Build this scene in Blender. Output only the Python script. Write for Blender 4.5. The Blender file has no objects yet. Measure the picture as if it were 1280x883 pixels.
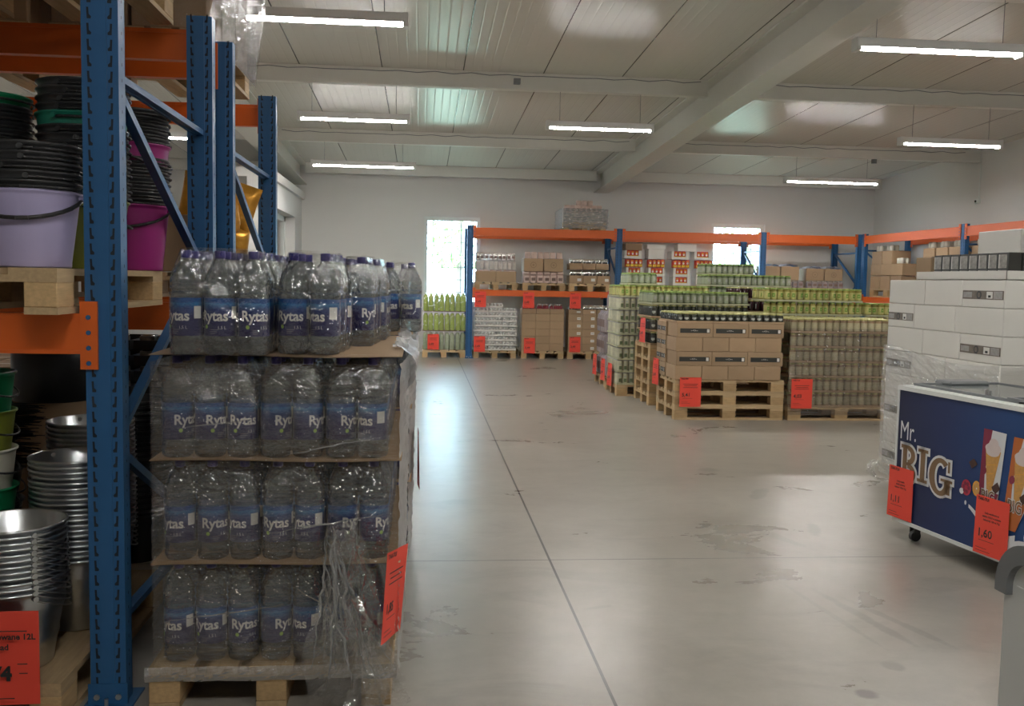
import bpy, bmesh, math, random
from mathutils import Vector, Matrix, noise
R = random.Random(7)
PI = math.pi
SC = bpy.context.scene
COL = SC.collection

# ------------------------------------------------------------------ camera, world, light, exposure
def setup_view():
    yaw, pitch, roll, f = 0.0955, 0.0757, 0.0186, 1189.0
    cy, sy, cp, sp = math.cos(yaw), math.sin(yaw), math.cos(pitch), math.sin(pitch)
    F = Vector((sy*cp, cy*cp, -sp)); Rt = Vector((cy, -sy, 0)); D = F.cross(Rt)
    cr, sr = math.cos(roll), math.sin(roll)
    R2 = Rt*cr - D*sr; D2 = D*cr + Rt*sr
    U = -D2; B = -F
    m = Matrix(((R2.x, U.x, B.x, 0), (R2.y, U.y, B.y, 0), (R2.z, U.z, B.z, 1.45), (0, 0, 0, 1)))
    cd = bpy.data.cameras.new('camera'); cd.sensor_width = 36; cd.lens = f/1280*36; cd.clip_start = .05; cd.clip_end = 200
    co = bpy.data.objects.new('camera', cd); COL.objects.link(co); co.matrix_world = m; SC.camera = co
setup_view()
W = bpy.data.worlds.new('world'); SC.world = W; W.use_nodes = True
W.node_tree.nodes['Background'].inputs[0].default_value = (.50, .73, 1, 1)
W.node_tree.nodes['Background'].inputs[1].default_value = 24.0
SC.view_settings.view_transform = 'Standard'; SC.view_settings.look = 'None'
SC.view_settings.gamma = 1; SC.view_settings.use_curve_mapping = False
SC.view_settings.exposure = 0.2
LAMP = 112.0
for (x, y, z, w_, h_, ry) in ((.59, 19.6, 1.8, 1.2, 1.85, 0), (6.44, 19.6, 1.8, 1.2, 1.85, 0)):
    l_ = bpy.data.lights.new('window_portal', 'AREA'); l_.shape = 'RECTANGLE'; l_.size = w_; l_.size_y = h_; l_.cycles.is_portal = True
    lo_ = bpy.data.objects.new('window_portal', l_); COL.objects.link(lo_); lo_.location = (x, y, z)
    lo_.rotation_euler = (-PI/2, 0, 0) if not ry else (-PI/2, 0, PI/2)
cyc = SC.cycles
cyc.max_bounces = 10; cyc.diffuse_bounces = 4; cyc.glossy_bounces = 4; cyc.transmission_bounces = 10
cyc.transparent_max_bounces = 28; cyc.caustics_reflective = False; cyc.caustics_refractive = False
cyc.sample_clamp_indirect = 4; cyc.blur_glossy = .5; cyc.use_denoising = True

# ------------------------------------------------------------------ materials
def nt(name):
    m = bpy.data.materials.new(name); m.use_nodes = True
    return m, m.node_tree, m.node_tree.nodes['Principled BSDF']
def mat(name, col, rough=.5, metal=0, var=0, scale=8, stretch=(1, 1, 1), rnd=0, bump=0, bscale=40, spec=.5, emit=0, coat=0, coord='Object', trans=0):
    m, t, b = nt(name); N = t.nodes; L = t.links
    c4 = (*col, 1)
    b.inputs['Base Color'].default_value = c4; b.inputs['Roughness'].default_value = rough
    b.inputs['Metallic'].default_value = metal; b.inputs['Specular IOR Level'].default_value = spec
    if coat: b.inputs['Coat Weight'].default_value = coat; b.inputs['Coat Roughness'].default_value = .1
    if trans: b.inputs['Transmission Weight'].default_value = trans
    if emit:
        b.inputs['Emission Color'].default_value = c4; b.inputs['Emission Strength'].default_value = emit
    src = None
    if var or bump:
        tc = N.new('ShaderNodeTexCoord'); mp = N.new('ShaderNodeMapping'); mp.inputs['Scale'].default_value = stretch
        L.new(tc.outputs[coord], mp.inputs[0])
    if var:
        nz = N.new('ShaderNodeTexNoise'); nz.inputs['Scale'].default_value = scale; nz.inputs['Detail'].default_value = 5
        L.new(mp.outputs[0], nz.inputs['Vector'])
        mx = N.new('ShaderNodeMix'); mx.data_type = 'RGBA'
        mx.inputs[6].default_value = tuple(max(0, c*(1-var)) for c in col)+(1,)
        mx.inputs[7].default_value = tuple(min(1, c*(1+var)) for c in col)+(1,)
        L.new(nz.outputs[0], mx.inputs[0]); src = mx.outputs[2]
    if rnd:
        oi = N.new('ShaderNodeObjectInfo'); mr = N.new('ShaderNodeMapRange')
        mr.inputs[3].default_value = 1-rnd; mr.inputs[4].default_value = 1+rnd
        L.new(oi.outputs['Random'], mr.inputs[0])
        hs = N.new('ShaderNodeHueSaturation'); hs.inputs['Color'].default_value = c4
        if src: L.new(src, hs.inputs['Color'])
        L.new(mr.outputs[0], hs.inputs['Value']); src = hs.outputs[0]
    if src: L.new(src, b.inputs['Base Color'])
    if bump:
        nb = N.new('ShaderNodeTexNoise'); nb.inputs['Scale'].default_value = bscale; nb.inputs['Detail'].default_value = 3
        L.new(mp.outputs[0], nb.inputs['Vector'])
        bp = N.new('ShaderNodeBump'); bp.inputs['Strength'].default_value = bump; bp.inputs['Distance'].default_value = .01
        L.new(nb.outputs[0], bp.inputs['Height']); L.new(bp.outputs[0], b.inputs['Normal'])
    return m
def film_mat(name, clear=.8, tint=(.9, .9, .9), rough=.12, bscale=25, bump=.6, haze=.3, stretch=(1, 1, 1), gcol=1.0):
    m, t, b = nt(name); N = t.nodes; L = t.links
    N.remove(b); out = [n for n in N if n.type == 'OUTPUT_MATERIAL'][0]
    tr = N.new('ShaderNodeBsdfTransparent'); tr.inputs[0].default_value = (.97, .97, .97, 1)
    gl = N.new('ShaderNodeBsdfGlossy'); gl.inputs['Roughness'].default_value = rough; gl.inputs['Color'].default_value = (gcol, gcol, gcol, 1)
    df = N.new('ShaderNodeBsdfDiffuse'); df.inputs[0].default_value = (*tint, 1)
    tl = N.new('ShaderNodeBsdfTranslucent'); tl.inputs[0].default_value = (*tint, 1)
    m0 = N.new('ShaderNodeMixShader'); m0.inputs[0].default_value = .5; L.new(df.outputs[0], m0.inputs[1]); L.new(tl.outputs[0], m0.inputs[2])
    m1 = N.new('ShaderNodeMixShader'); m1.inputs[0].default_value = haze; L.new(gl.outputs[0], m1.inputs[1]); L.new(m0.outputs[0], m1.inputs[2])
    m2 = N.new('ShaderNodeMixShader'); L.new(m1.outputs[0], m2.inputs[2]); L.new(tr.outputs[0], m2.inputs[1])
    lw = N.new('ShaderNodeLayerWeight'); lw.inputs[0].default_value = .35
    mr = N.new('ShaderNodeMapRange'); mr.inputs[3].default_value = 1-clear; mr.inputs[4].default_value = min(1, (1-clear)*3.2)
    L.new(lw.outputs['Facing'], mr.inputs[0]); L.new(mr.outputs[0], m2.inputs[0])
    tc = N.new('ShaderNodeTexCoord'); mp = N.new('ShaderNodeMapping'); mp.inputs['Scale'].default_value = stretch
    nb = N.new('ShaderNodeTexNoise'); nb.inputs['Scale'].default_value = bscale; nb.inputs['Detail'].default_value = 4
    bp = N.new('ShaderNodeBump'); bp.inputs['Strength'].default_value = bump; bp.inputs['Distance'].default_value = .02
    L.new(tc.outputs['Object'], mp.inputs[0]); L.new(mp.outputs[0], nb.inputs['Vector']); L.new(nb.outputs[0], bp.inputs['Height'])
    L.new(bp.outputs[0], gl.inputs['Normal']); L.new(m2.outputs[0], out.inputs[0])
    return m
M = {}
M['wall'] = mat('wall_paint', (.73, .72, .70), .85, var=.03, scale=1.5)
M['blue'] = mat('blue_steel', (.020, .105, .26), .42, var=.12, scale=14, bump=.03)
M['slot'] = mat('slot_dark', (.008, .012, .02), .7)
M['orange'] = mat('orange_steel', (.70, .13, .018), .42, var=.06, scale=12)
M['steel'] = mat('bolt_steel', (.6, .6, .6), .3, 1)
M['purlin'] = mat('painted_purlin', (.74, .73, .68), .5, var=.03)
M['wood'] = mat('pallet_wood', (.50, .36, .20), .75, var=.28, scale=6, stretch=(1, 12, 12), rnd=.14, bump=.15)
M['wood2'] = mat('pallet_block_wood', (.50, .34, .17), .75, var=.3, scale=10, stretch=(1, 6, 10), rnd=.2, bump=.15)
M['card'] = mat('brown_cardboard', (.40, .275, .165), .8, var=.06, scale=5, rnd=.09)
M['card2'] = mat('cardboard_inner', (.30, .20, .12), .85, var=.06, scale=5)
M['tape'] = mat('parcel_tape', (.36, .25, .15), .35, var=.05)
M['white_card'] = mat('white_cardboard', (.78, .76, .71), .65, var=.03, rnd=.03)
M['paper'] = mat('paper_label', (.78, .77, .72), .6, var=.05, scale=30)
M['dark_label'] = mat('black_printed_label', (.035, .035, .03), .5)
M['print'] = mat('printed_label', (.16, .13, .10), .5, var=.8, scale=30)
M['print_grey'] = mat('grey_print', (.36, .34, .32), .5, var=.35, scale=50)
M['red'] = mat('red_tag_paper', (.86, .075, .045), .6, var=.03)
M['ink'] = mat('black_ink', (.02, .02, .02), .6)
M['white'] = mat('white_plastic', (.75, .77, .75), .4)
M['grey_plastic'] = mat('grey_plastic', (.20, .21, .22), .45)
M['black'] = mat('black_plastic', (.02, .02, .021), .4, var=.2)
M['lampbody'] = mat('lamp_body', (.7, .7, .68), .4)
M['tube'] = mat('lamp_tube', (1, .975, .93), .5, emit=LAMP)
M['galv'] = mat('galvanised_steel', (.62, .64, .66), .28, 1, var=.15, scale=18, bump=.04)
M['metal_wire'] = mat('wire_steel', (.5, .5, .5), .35, 1)
def plast(n, c, r=.35): M[n] = mat(n+'_plastic', c, r, var=.05)
plast('lilac', (.46, .42, .66)); plast('olive', (.19, .22, .03)); plast('magenta', (.30, .02, .17)); plast('teal', (.02, .22, .15))
plast('green', (.01, .22, .09)); plast('charcoal', (.03, .031, .033)); plast('cream', (.62, .60, .50)); plast('darkred', (.28, .03, .02))
M['cap'] = mat('cap_plastic', (.035, .03, .22), .4)
M['foil'] = mat('crinkled_foil', (.75, .74, .70), .2, .9, bump=.8, bscale=30)
M['gold'] = mat('gold_foil', (.75, .36, .05), .28, .6, var=.4, scale=14, bump=.5, bscale=20)

def bottle_material():
    m, t, b = nt('bottle_water'); N = t.nodes; L = t.links
    b.inputs['Base Color'].default_value = (.96, .98, .985, 1); b.inputs['Roughness'].default_value = .03
    b.inputs['Transmission Weight'].default_value = 1; b.inputs['IOR'].default_value = 1.18
    out = [n for n in N if n.type == 'OUTPUT_MATERIAL'][0]
    tr = N.new('ShaderNodeBsdfTransparent'); tr.inputs[0].default_value = (.96, .975, .98, 1)
    gl = N.new('ShaderNodeBsdfGlossy'); gl.inputs['Roughness'].default_value = .02
    df = N.new('ShaderNodeBsdfTranslucent'); df.inputs[0].default_value = (.76, .86, .88, 1)
    d2 = N.new('ShaderNodeBsdfDiffuse'); d2.inputs[0].default_value = (.72, .83, .86, 1)
    def mix(f, x, y):
        n = N.new('ShaderNodeMixShader'); n.inputs[0].default_value = f; L.new(x, n.inputs[1]); L.new(y, n.inputs[2]); return n
    a = mix(.55, b.outputs[0], tr.outputs[0]); d = mix(.5, df.outputs[0], d2.outputs[0]); c = mix(.08, a.outputs[0], d.outputs[0])
    fr = N.new('ShaderNodeLayerWeight'); fr.inputs[0].default_value = .25
    mr = N.new('ShaderNodeMapRange'); mr.inputs[3].default_value = .06; mr.inputs[4].default_value = .75; L.new(fr.outputs['Fresnel'], mr.inputs[0])
    g = mix(.1, c.outputs[0], gl.outputs[0]); L.new(mr.outputs[0], g.inputs[0])
    tc = N.new('ShaderNodeTexCoord'); nb = N.new('ShaderNodeTexNoise'); nb.inputs['Scale'].default_value = 14; nb.inputs['Detail'].default_value = 1
    bp = N.new('ShaderNodeBump'); bp.inputs['Strength'].default_value = .5; bp.inputs['Distance'].default_value = .01
    L.new(tc.outputs['Object'], nb.inputs['Vector']); L.new(nb.outputs[0], bp.inputs['Height']); L.new(bp.outputs[0], gl.inputs['Normal']); L.new(bp.outputs[0], b.inputs['Normal'])
    L.new(g.outputs[0], out.inputs[0]); return m
M['bottle'] = bottle_material()
def ramp_mat(name, stops, rough=.4, axis=2, noisy=0):
    m, t, b = nt(name); N = t.nodes; L = t.links
    tc = N.new('ShaderNodeTexCoord'); sx = N.new('ShaderNodeSeparateXYZ'); L.new(tc.outputs['Generated'], sx.inputs[0])
    cr = N.new('ShaderNodeValToRGB'); e = cr.color_ramp.elements
    while len(e) < len(stops): e.new(.5)
    for i, (p, c) in enumerate(stops): e[i].position = p; e[i].color = (*c, 1)
    src = sx.outputs[axis]
    if noisy:
        nz = N.new('ShaderNodeTexNoise'); nz.inputs['Scale'].default_value = 6; L.new(tc.outputs['Generated'], nz.inputs['Vector'])
        ma = N.new('ShaderNodeMath'); ma.operation = 'MULTIPLY_ADD'; ma.inputs[1].default_value = noisy
        L.new(nz.outputs[0], ma.inputs[0]); L.new(src, ma.inputs[2]); src = ma.outputs[0]
    L.new(src, cr.inputs[0]); L.new(cr.outputs[0], b.inputs['Base Color']); b.inputs['Roughness'].default_value = rough
    return m
M['wlabel'] = ramp_mat('water_label_print', [(0, (.012, .010, .075)), (.55, (.012, .016, .11)), (.80, (.012, .045, .20)), (.95, (.03, .20, .45)), (1, (.015, .09, .30))], .35, 2, .18)
M['dot'] = mat('label_green_dot', (.35, .55, .08), .5)
M['film_pack'] = film_mat('pack_shrink_film', .87, rough=.035, haze=.03, bscale=11, bump=2.0)
M['film'] = film_mat('stretch_film_clear', .88, tint=(.8, .82, .83), rough=.05, haze=.05, bscale=10, bump=2.2, stretch=(1, 1, 6))
M['film_heavy'] = film_mat('stretch_film_layered', .45, tint=(.74, .76, .78), rough=.16, haze=.5, bscale=9, bump=1.4, stretch=(3, 3, 1))
M['film_tail'] = film_mat('stretch_film_crumpled', .80, tint=(.8, .82, .83), rough=.04, haze=.05, bscale=12, bump=1.6)
M['film_high'] = film_mat('stretch_film_high', .82, tint=(.42, .37, .33), rough=.16, haze=.3, bscale=14, bump=1.6, gcol=.28)
M['film_jar'] = film_mat('stretch_film_dusty', .72, tint=(.40, .34, .28), rough=.15, haze=.75, bscale=8, bump=1, stretch=(1, 1, 3))
M['glass'] = film_mat('window_glass', .96, rough=.02, haze=0, bump=0)

# floor
def floor_material():
    m, t, b = nt('polished_concrete'); N = t.nodes; L = t.links
    tc = N.new('ShaderNodeTexCoord'); P = tc.outputs['Object']
    def noise_(sc, det, stretch=(1, 1, 1), rough=.55, dist=0):
        mp = N.new('ShaderNodeMapping'); mp.inputs['Scale'].default_value = stretch; L.new(P, mp.inputs[0])
        n = N.new('ShaderNodeTexNoise'); n.inputs['Scale'].default_value = sc; n.inputs['Detail'].default_value = det
        n.inputs['Roughness'].default_value = rough; n.inputs['Distortion'].default_value = dist
        L.new(mp.outputs[0], n.inputs['Vector']); return n.outputs[0]
    def math_(op, a, b_=None, c=None):
        n = N.new('ShaderNodeMath'); n.operation = op
        for i, v in enumerate((a, b_, c)):
            if v is None: continue
            if isinstance(v, (int, float)): n.inputs[i].default_value = v
            else: L.new(v, n.inputs[i])
        return n.outputs[0]
    def mixc(f, a, c, mode='MIX'):
        n = N.new('ShaderNodeMix'); n.data_type = 'RGBA'; n.blend_type = mode
        for i, v in ((0, f), (6, a), (7, c)):
            if isinstance(v, tuple): n.inputs[i].default_value = (*v, 1)
            elif isinstance(v, (int, float)): n.inputs[i].default_value = v
            else: L.new(v, n.inputs[i])
        return n.outputs[2]
    n1 = noise_(.9, 8, (1, 1.6, 1), .65, .6); n2 = noise_(5, 8, (1, 1, 1), .7); n3 = noise_(1.7, 6, (.8, 1.5, 1), .65, .8)
    cr = N.new('ShaderNodeValToRGB'); cr.color_ramp.elements[0].position = .32; cr.color_ramp.elements[1].position = .68
    cr.color_ramp.elements[0].color = (.26, .235, .20, 1); cr.color_ramp.elements[1].color = (.44, .415, .365, 1); L.new(n1, cr.inputs[0])
    col = mixc(.55, cr.outputs[0], mixc(n2, (.24, .22, .19), (.45, .425, .375)))
    mr = N.new('ShaderNodeMapRange'); mr.inputs[1].default_value = .52; mr.inputs[2].default_value = .78; L.new(n3, mr.inputs[0])
    col = mixc(math_('MULTIPLY', mr.outputs[0], .55), col, (.20, .185, .165))
    sx = N.new('ShaderNodeSeparateXYZ'); L.new(P, sx.inputs[0])
    # scuffs: cx, cy, rx, ry, angle, strength
    for cx, cy, rx, ry, a, s in ((2.26, 7.2, .10, .10, .2, .6), (2.36, 6.35, .07, .22, -.5, .5), (2.06, 5.25, .05, .32, .35, .35), (2.35, 5.4, .05, .22, -.3, .5),
                                (1.55, 10.1, .13, .13, 0, .55), (1.0, 11.9, .12, .10, 0, .5), (1.95, 9.2, .16, .1, 0, .3), (1.60, 3.16, .05, .05, 0, .8), (1.82, 3.4, .05, .06, 0, .4),
                                (1.95, 3.95, .035, .42, .18, .4), (2.08, 3.85, .03, .40, .3, .35), (1.82, 4.0, .02, .5, .12, .22), (.80, 4.1, .08, .02, .3, .3), (2.55, 4.35, .25, .12, .4, .25)):
        dx = math_('SUBTRACT', sx.outputs[0], cx); dy = math_('SUBTRACT', sx.outputs[1], cy)
        ca, sa = math.cos(a), math.sin(a)
        u = math_('DIVIDE', math_('ADD', math_('MULTIPLY', dx, ca), math_('MULTIPLY', dy, sa)), rx)
        v = math_('DIVIDE', math_('SUBTRACT', math_('MULTIPLY', dy, ca), math_('MULTIPLY', dx, sa)), ry)
        r = math_('ADD', math_('MULTIPLY', u, u), math_('MULTIPLY', v, v))
        r = math_('ADD', r, math_('MULTIPLY', math_('SUBTRACT', n2, .5), 2.2))
        k = N.new('ShaderNodeMapRange'); k.interpolation_type = 'SMOOTHSTEP'; k.inputs[1].default_value = 1.0; k.inputs[2].default_value = .25; k.inputs[3].default_value = 0; k.inputs[4].default_value = s*.7
        L.new(r, k.inputs[0]); col = mixc(k.outputs[0], col, (.085, .08, .075))
    # saw-cut joints every 4.85 m
    def joint(o, off, per, w):
        q = math_('ABSOLUTE', math_('SUBTRACT', math_('MODULO', math_('ADD', math_('SUBTRACT', o, off), per*20.5), per), per/2))
        return math_('LESS_THAN', q, w)
    jx = joint(sx.outputs[0], .68, 5.0, .006); jy = joint(sx.outputs[1], 4.83, 4.85, .0045)
    j = math_('MAXIMUM', jx, math_('MULTIPLY', jy, math_('ADD', math_('MULTIPLY', math_('LESS_THAN', sx.outputs[1], 7), .75), .12)))
    col = mixc(math_('MULTIPLY', j, .9), col, (.02, .02, .018))
    L.new(col, b.inputs['Base Color'])
    rr = N.new('ShaderNodeMapRange'); rr.inputs[3].default_value = .23; rr.inputs[4].default_value = .35; L.new(n1, rr.inputs[0])
    L.new(rr.outputs[0], b.inputs['Roughness']); b.inputs['Specular IOR Level'].default_value = .55
    bp = N.new('ShaderNodeBump'); bp.inputs['Strength'].default_value = .06; bp.inputs['Distance'].default_value = .01
    L.new(n1, bp.inputs['Height']); L.new(bp.outputs[0], b.inputs['Normal'])
    return m
M['floor'] = floor_material()
def ceiling_material():
    m, t, b = nt('ceiling_sheet'); N = t.nodes; L = t.links
    tc = N.new('ShaderNodeTexCoord'); sx = N.new('ShaderNodeSeparateXYZ'); L.new(tc.outputs['Object'], sx.inputs[0])
    def math_(op, a, b_):
        n = N.new('ShaderNodeMath'); n.operation = op
        for i, v in enumerate((a, b_)):
            if isinstance(v, (int, float)): n.inputs[i].default_value = v
            else: L.new(v, n.inputs[i])
        return n.outputs[0]
    q = math_('MODULO', math_('ADD', sx.outputs[0], -.46+.954*20.5), .954); q = math_('ABSOLUTE', math_('SUBTRACT', q, .477), 0)
    j = math_('LESS_THAN', q, .006)
    mx = N.new('ShaderNodeMix'); mx.data_type = 'RGBA'; mx.inputs[6].default_value = (.80, .785, .73, 1); mx.inputs[7].default_value = (.05, .05, .045, 1)
    L.new(j, mx.inputs[0]); L.new(mx.outputs[2], b.inputs['Base Color'])
    b.inputs['Roughness'].default_value = .27; b.inputs['Specular IOR Level'].default_value = .5
    rib = math_('PINGPONG', math_('ADD', sx.outputs[0], 50), .053)
    rs = math_('MINIMUM', math_('MULTIPLY', rib, 90), 1)
    bp = N.new('ShaderNodeBump'); bp.inputs['Strength'].default_value = .35; bp.inputs['Distance'].default_value = .004
    L.new(rs, bp.inputs['Height']); L.new(bp.outputs[0], b.inputs['Normal'])
    return m
M['ceiling'] = ceiling_material()

# ------------------------------------------------------------------ mesh helpers
class MB:
    def __init__(s): s.v = []; s.f = []; s.mi = []; s.sm = []; s.mats = []
    def m(s, mt):
        if mt not in s.mats: s.mats.append(mt)
        return s.mats.index(mt)
    def add(s, vs, fs, mt, smooth=False, mx=None):
        b = len(s.v); k = s.m(mt)
        for v in vs: s.v.append(tuple(mx @ Vector(v)) if mx else tuple(v))
        for f in fs: s.f.append([b+i for i in f]); s.mi.append(k); s.sm.append(smooth)
        return s
    def box(s, x0, x1, y0, y1, z0, z1, mt, mx=None):
        vs = [(x, y, z) for z in (z0, z1) for y in (y0, y1) for x in (x0, x1)]
        return s.add(vs, [(0, 2, 3, 1), (4, 5, 7, 6), (0, 1, 5, 4), (2, 6, 7, 3), (0, 4, 6, 2), (1, 3, 7, 5)], mt, False, mx)
    def cbox(s, x0, x1, y0, y1, z0, z1, c, mt, bulge=0):   # chamfered box, each face may bulge a little
        bm = bmesh.new(); bmesh.ops.create_cube(bm, size=1)
        for v in bm.verts:
            v.co = Vector((x0+(v.co.x+.5)*(x1-x0), y0+(v.co.y+.5)*(y1-y0), z0+(v.co.z+.5)*(z1-z0)))
        if c: bmesh.ops.bevel(bm, geom=bm.edges[:]+bm.verts[:], offset=c, segments=1, affect='EDGES', profile=.5)
        if bulge:
            big = [f for f in bm.faces if f.calc_area() > (min(x1-x0, y1-y0, z1-z0)**2)*.3]
            for f in big:
                r = bmesh.ops.poke(bm, faces=[f]); n = f.normal.copy() if f.is_valid else None
                for v in r['verts']:
                    c0 = Vector(((x0+x1)/2, (y0+y1)/2, (z0+z1)/2)); d = (v.co-c0)
                    a = max(range(3), key=lambda i: abs(d[i])/max(1e-6, ((x1-x0), (y1-y0), (z1-z0))[i])); e = Vector((0, 0, 0)); e[a] = 1 if d[a] > 0 else -1
                    if a != 2: v.co += e*bulge
        bm.verts.index_update()
        s.add([v.co[:] for v in bm.verts], [[v.index for v in f.verts] for f in bm.faces], mt); bm.free(); return s
    def cyl(s, p, q, r, mt, n=12, r2=None, cap=True, smooth=True):
        p, q = Vector(p), Vector(q); d = (q-p).normalized(); a = d.orthogonal().normalized(); b = d.cross(a); r2 = r if r2 is None else r2
        vs = []; 
        for c, rr in ((p, r), (q, r2)):
            for i in range(n):
                t = 2*PI*i/n; vs.append(c+a*math.cos(t)*rr+b*math.sin(t)*rr)
        s.add(vs, [(i, (i+1) % n, n+(i+1) % n, n+i) for i in range(n)], mt, smooth)
        if cap: s.add(vs, [list(range(n))[::-1], list(range(n, 2*n))], mt)
        return s
    def tube(s, pts, r, mt, n=8):
        for a, b in zip(pts[:-1], pts[1:]): s.cyl(a, b, r, mt, n, cap=True)
        return s
    def lathe(s, prof, mt, n=24, mx=None, smooth=True, closed=True, wob=None):
        vs = []
        for r, z in prof:
            for i in range(n):
                t = 2*PI*i/n; rr = r*(1+(wob(t, z) if wob else 0)); vs.append((rr*math.cos(t), rr*math.sin(t), z))
        fs = []
        for k in range(len(prof)-1):
            for i in range(n): fs.append((k*n+i, k*n+(i+1) % n, (k+1)*n+(i+1) % n, (k+1)*n+i))
        if closed:
            fs.append(list(range(n))[::-1]); fs.append([(len(prof)-1)*n+i for i in range(n)])
        return s.add(vs, fs, mt, smooth, mx)
    def grid(s, fn, nu, nv, mt, smooth=False):
        vs = [fn(i/nu, j/nv) for j in range(nv+1) for i in range(nu+1)]
        return s.add(vs, [(j*(nu+1)+i, j*(nu+1)+i+1, (j+1)*(nu+1)+i+1, (j+1)*(nu+1)+i) for j in range(nv) for i in range(nu)], mt, smooth)
    def poly(s, pts, mt, mx=None): return s.add(pts, [list(range(len(pts)))], mt, False, mx)
    def prism(s, pts, d, mt, mx=None):      # outline in local xz, thickness d towards -y
        n = len(pts); vs = [(x, 0, z) for x, z in pts]+[(x, -d, z) for x, z in pts]
        return s.add(vs, [list(range(n)), list(range(n, 2*n))[::-1]]+[(i, n+i, n+(i+1) % n, (i+1) % n) for i in range(n)], mt, False, mx)
    def mesh(s, name):
        me = bpy.data.meshes.new(name); me.from_pydata(s.v, [], s.f)
        for mt in s.mats: me.materials.append(M[mt])
        me.polygons.foreach_set('material_index', s.mi); me.polygons.foreach_set('use_smooth', s.sm); me.update()
        return me
    def build(s, name, parent=None, loc=(0, 0, 0), rot=(0, 0, 0)): return ob(name, s.mesh(name), parent, loc, rot)
def ob(name, me, parent=None, loc=(0, 0, 0), rot=(0, 0, 0)):
    o = bpy.data.objects.new(name, me); COL.objects.link(o); o.location = loc; o.rotation_euler = rot
    if parent: o.parent = parent
    return o
def tag(o, label, cat, group=None, kind=None):
    o['label'] = label; o['category'] = cat
    if group: o['group'] = group
    if kind: o['kind'] = kind
    return o
def thing(name, label, cat, group=None, loc=(0, 0, 0), rz=0):
    return tag(ob(name, None, None, loc, (0, 0, rz)), label, cat, group)
def struct(o): o['kind'] = 'structure'; return o
KIDS = {}
def kids(o):
    return o.children
def dup(o, parent=None):
    c = o.copy(); COL.objects.link(c); c.parent = parent
    for ch in o.children: dup(ch, c)
    return c
class Proto:            # first placement moves the original, later ones copy it
    def __init__(s, root): s.root = root; s.used = False; s.kids = None
    def put(s, loc, rz=0, label=None, cat=None, group=None):
        o = dup(s.root) if s.used else s.root
        s.used = True
        o.location = loc; o.rotation_euler = (0, 0, rz)
        if label: o['label'] = label
        if cat: o['category'] = cat
        if group: o['group'] = group
        return o
TXT = {}
def text_data(s, size, off=0.0, align='CENTER', shear=0, ext=0):
    k = (s, size, off, align, shear, ext)
    if k in TXT: return TXT[k]
    c = bpy.data.curves.new('lettering', 'FONT'); c.body = s; c.size = size; c.offset = off; c.align_x = align; c.shear = shear; c.extrude = ext
    c.resolution_u = 3
    o = bpy.data.objects.new('lettering', c); COL.objects.link(o)
    dg = bpy.context.evaluated_depsgraph_get(); dg.update()
    me = bpy.data.meshes.new_from_object(o.evaluated_get(dg)); bpy.data.objects.remove(o)
    vs = [tuple(v.co) for v in me.vertices]; fs = [list(p.vertices) for p in me.polygons]
    TXT[k] = (vs, fs); return TXT[k]
def put_text(mb, s, size, mt, x, z, y=-.001, off=0., align='CENTER', sx=1, shear=0, ext=0):   # reads on the xz plane seen from -y
    vs, fs = text_data(s, size, off, align, shear, ext)
    mb.add([(x+v[0]*sx, y-v[2], z+v[1]) for v in vs], fs, mt)
def wrap_text(mb, s, size, mt, r, ang, z, off=0., sx=1):
    vs, fs = text_data(s, size, off)
    mb.add([(r*math.cos(ang+v[0]*sx/r), r*math.sin(ang+v[0]*sx/r), z+v[1]) for v in vs], fs, mt)
ORD = ['bottom', 'second', 'third', 'fourth', 'fifth', 'sixth', 'seventh', 'eighth', 'ninth', 'tenth', 'eleventh', 'twelfth']
CNT = ['first', 'second', 'third', 'fourth', 'fifth', 'sixth', 'seventh', 'eighth', 'ninth']
def zc(y): return 3.65+.036*(19-y)

# ------------------------------------------------------------------ room shell
XL, XR, YB, YF = -6.5, 9.32, 19.1, -5.0
struct(MB().box(XL-.2, XR+.2, YF-.2, YB+.2, -.2, 0, 'floor').build('floor'))
mb = MB(); n = 1
mb.add([(XL, YF, zc(YF)), (XR, YF, zc(YF)), (XR, YB, zc(YB)), (XL, YB, zc(YB)), (XL, YF, zc(YF)+.1), (XR, YF, zc(YF)+.1), (XR, YB, zc(YB)+.1), (XL, YB, zc(YB)+.1)],
       [(0, 3, 2, 1), (4, 5, 6, 7), (0, 1, 5, 4), (2, 3, 7, 6), (1, 2, 6, 5), (0, 4, 7, 3)], 'ceiling')
struct(mb.build('ceiling'))
WIN = [(.03, 1.15, .95, 2.70), (5.88, 7.0, .95, 2.70)]
mb = MB(); xs = [XL-.2]
for a, b, z0, z1 in WIN: xs += [a, b]
xs.append(XR+.2)
for i in range(0, len(xs), 2): mb.box(xs[i], xs[i+1], YB, YB+.35, 0, 4.2, 'wall')
for a, b, z0, z1 in WIN: mb.box(a, b, YB, YB+.35, 0, z0, 'wall').box(a, b, YB, YB+.35, z1, 4.2, 'wall')
struct(mb.build('wall_back'))
struct(MB().box(XR, XR+.2, YF, YB, 0, 4.9, 'wall').build('wall_right'))
struct(MB().box(XL-.2, XL, YF, YB, 0, 4.9, 'wall').build('wall_left'))
struct(MB().box(XL-.2, XR+.2, YF-.2, YF, 0, 4.9, 'wall').build('wall_front'))
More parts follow.
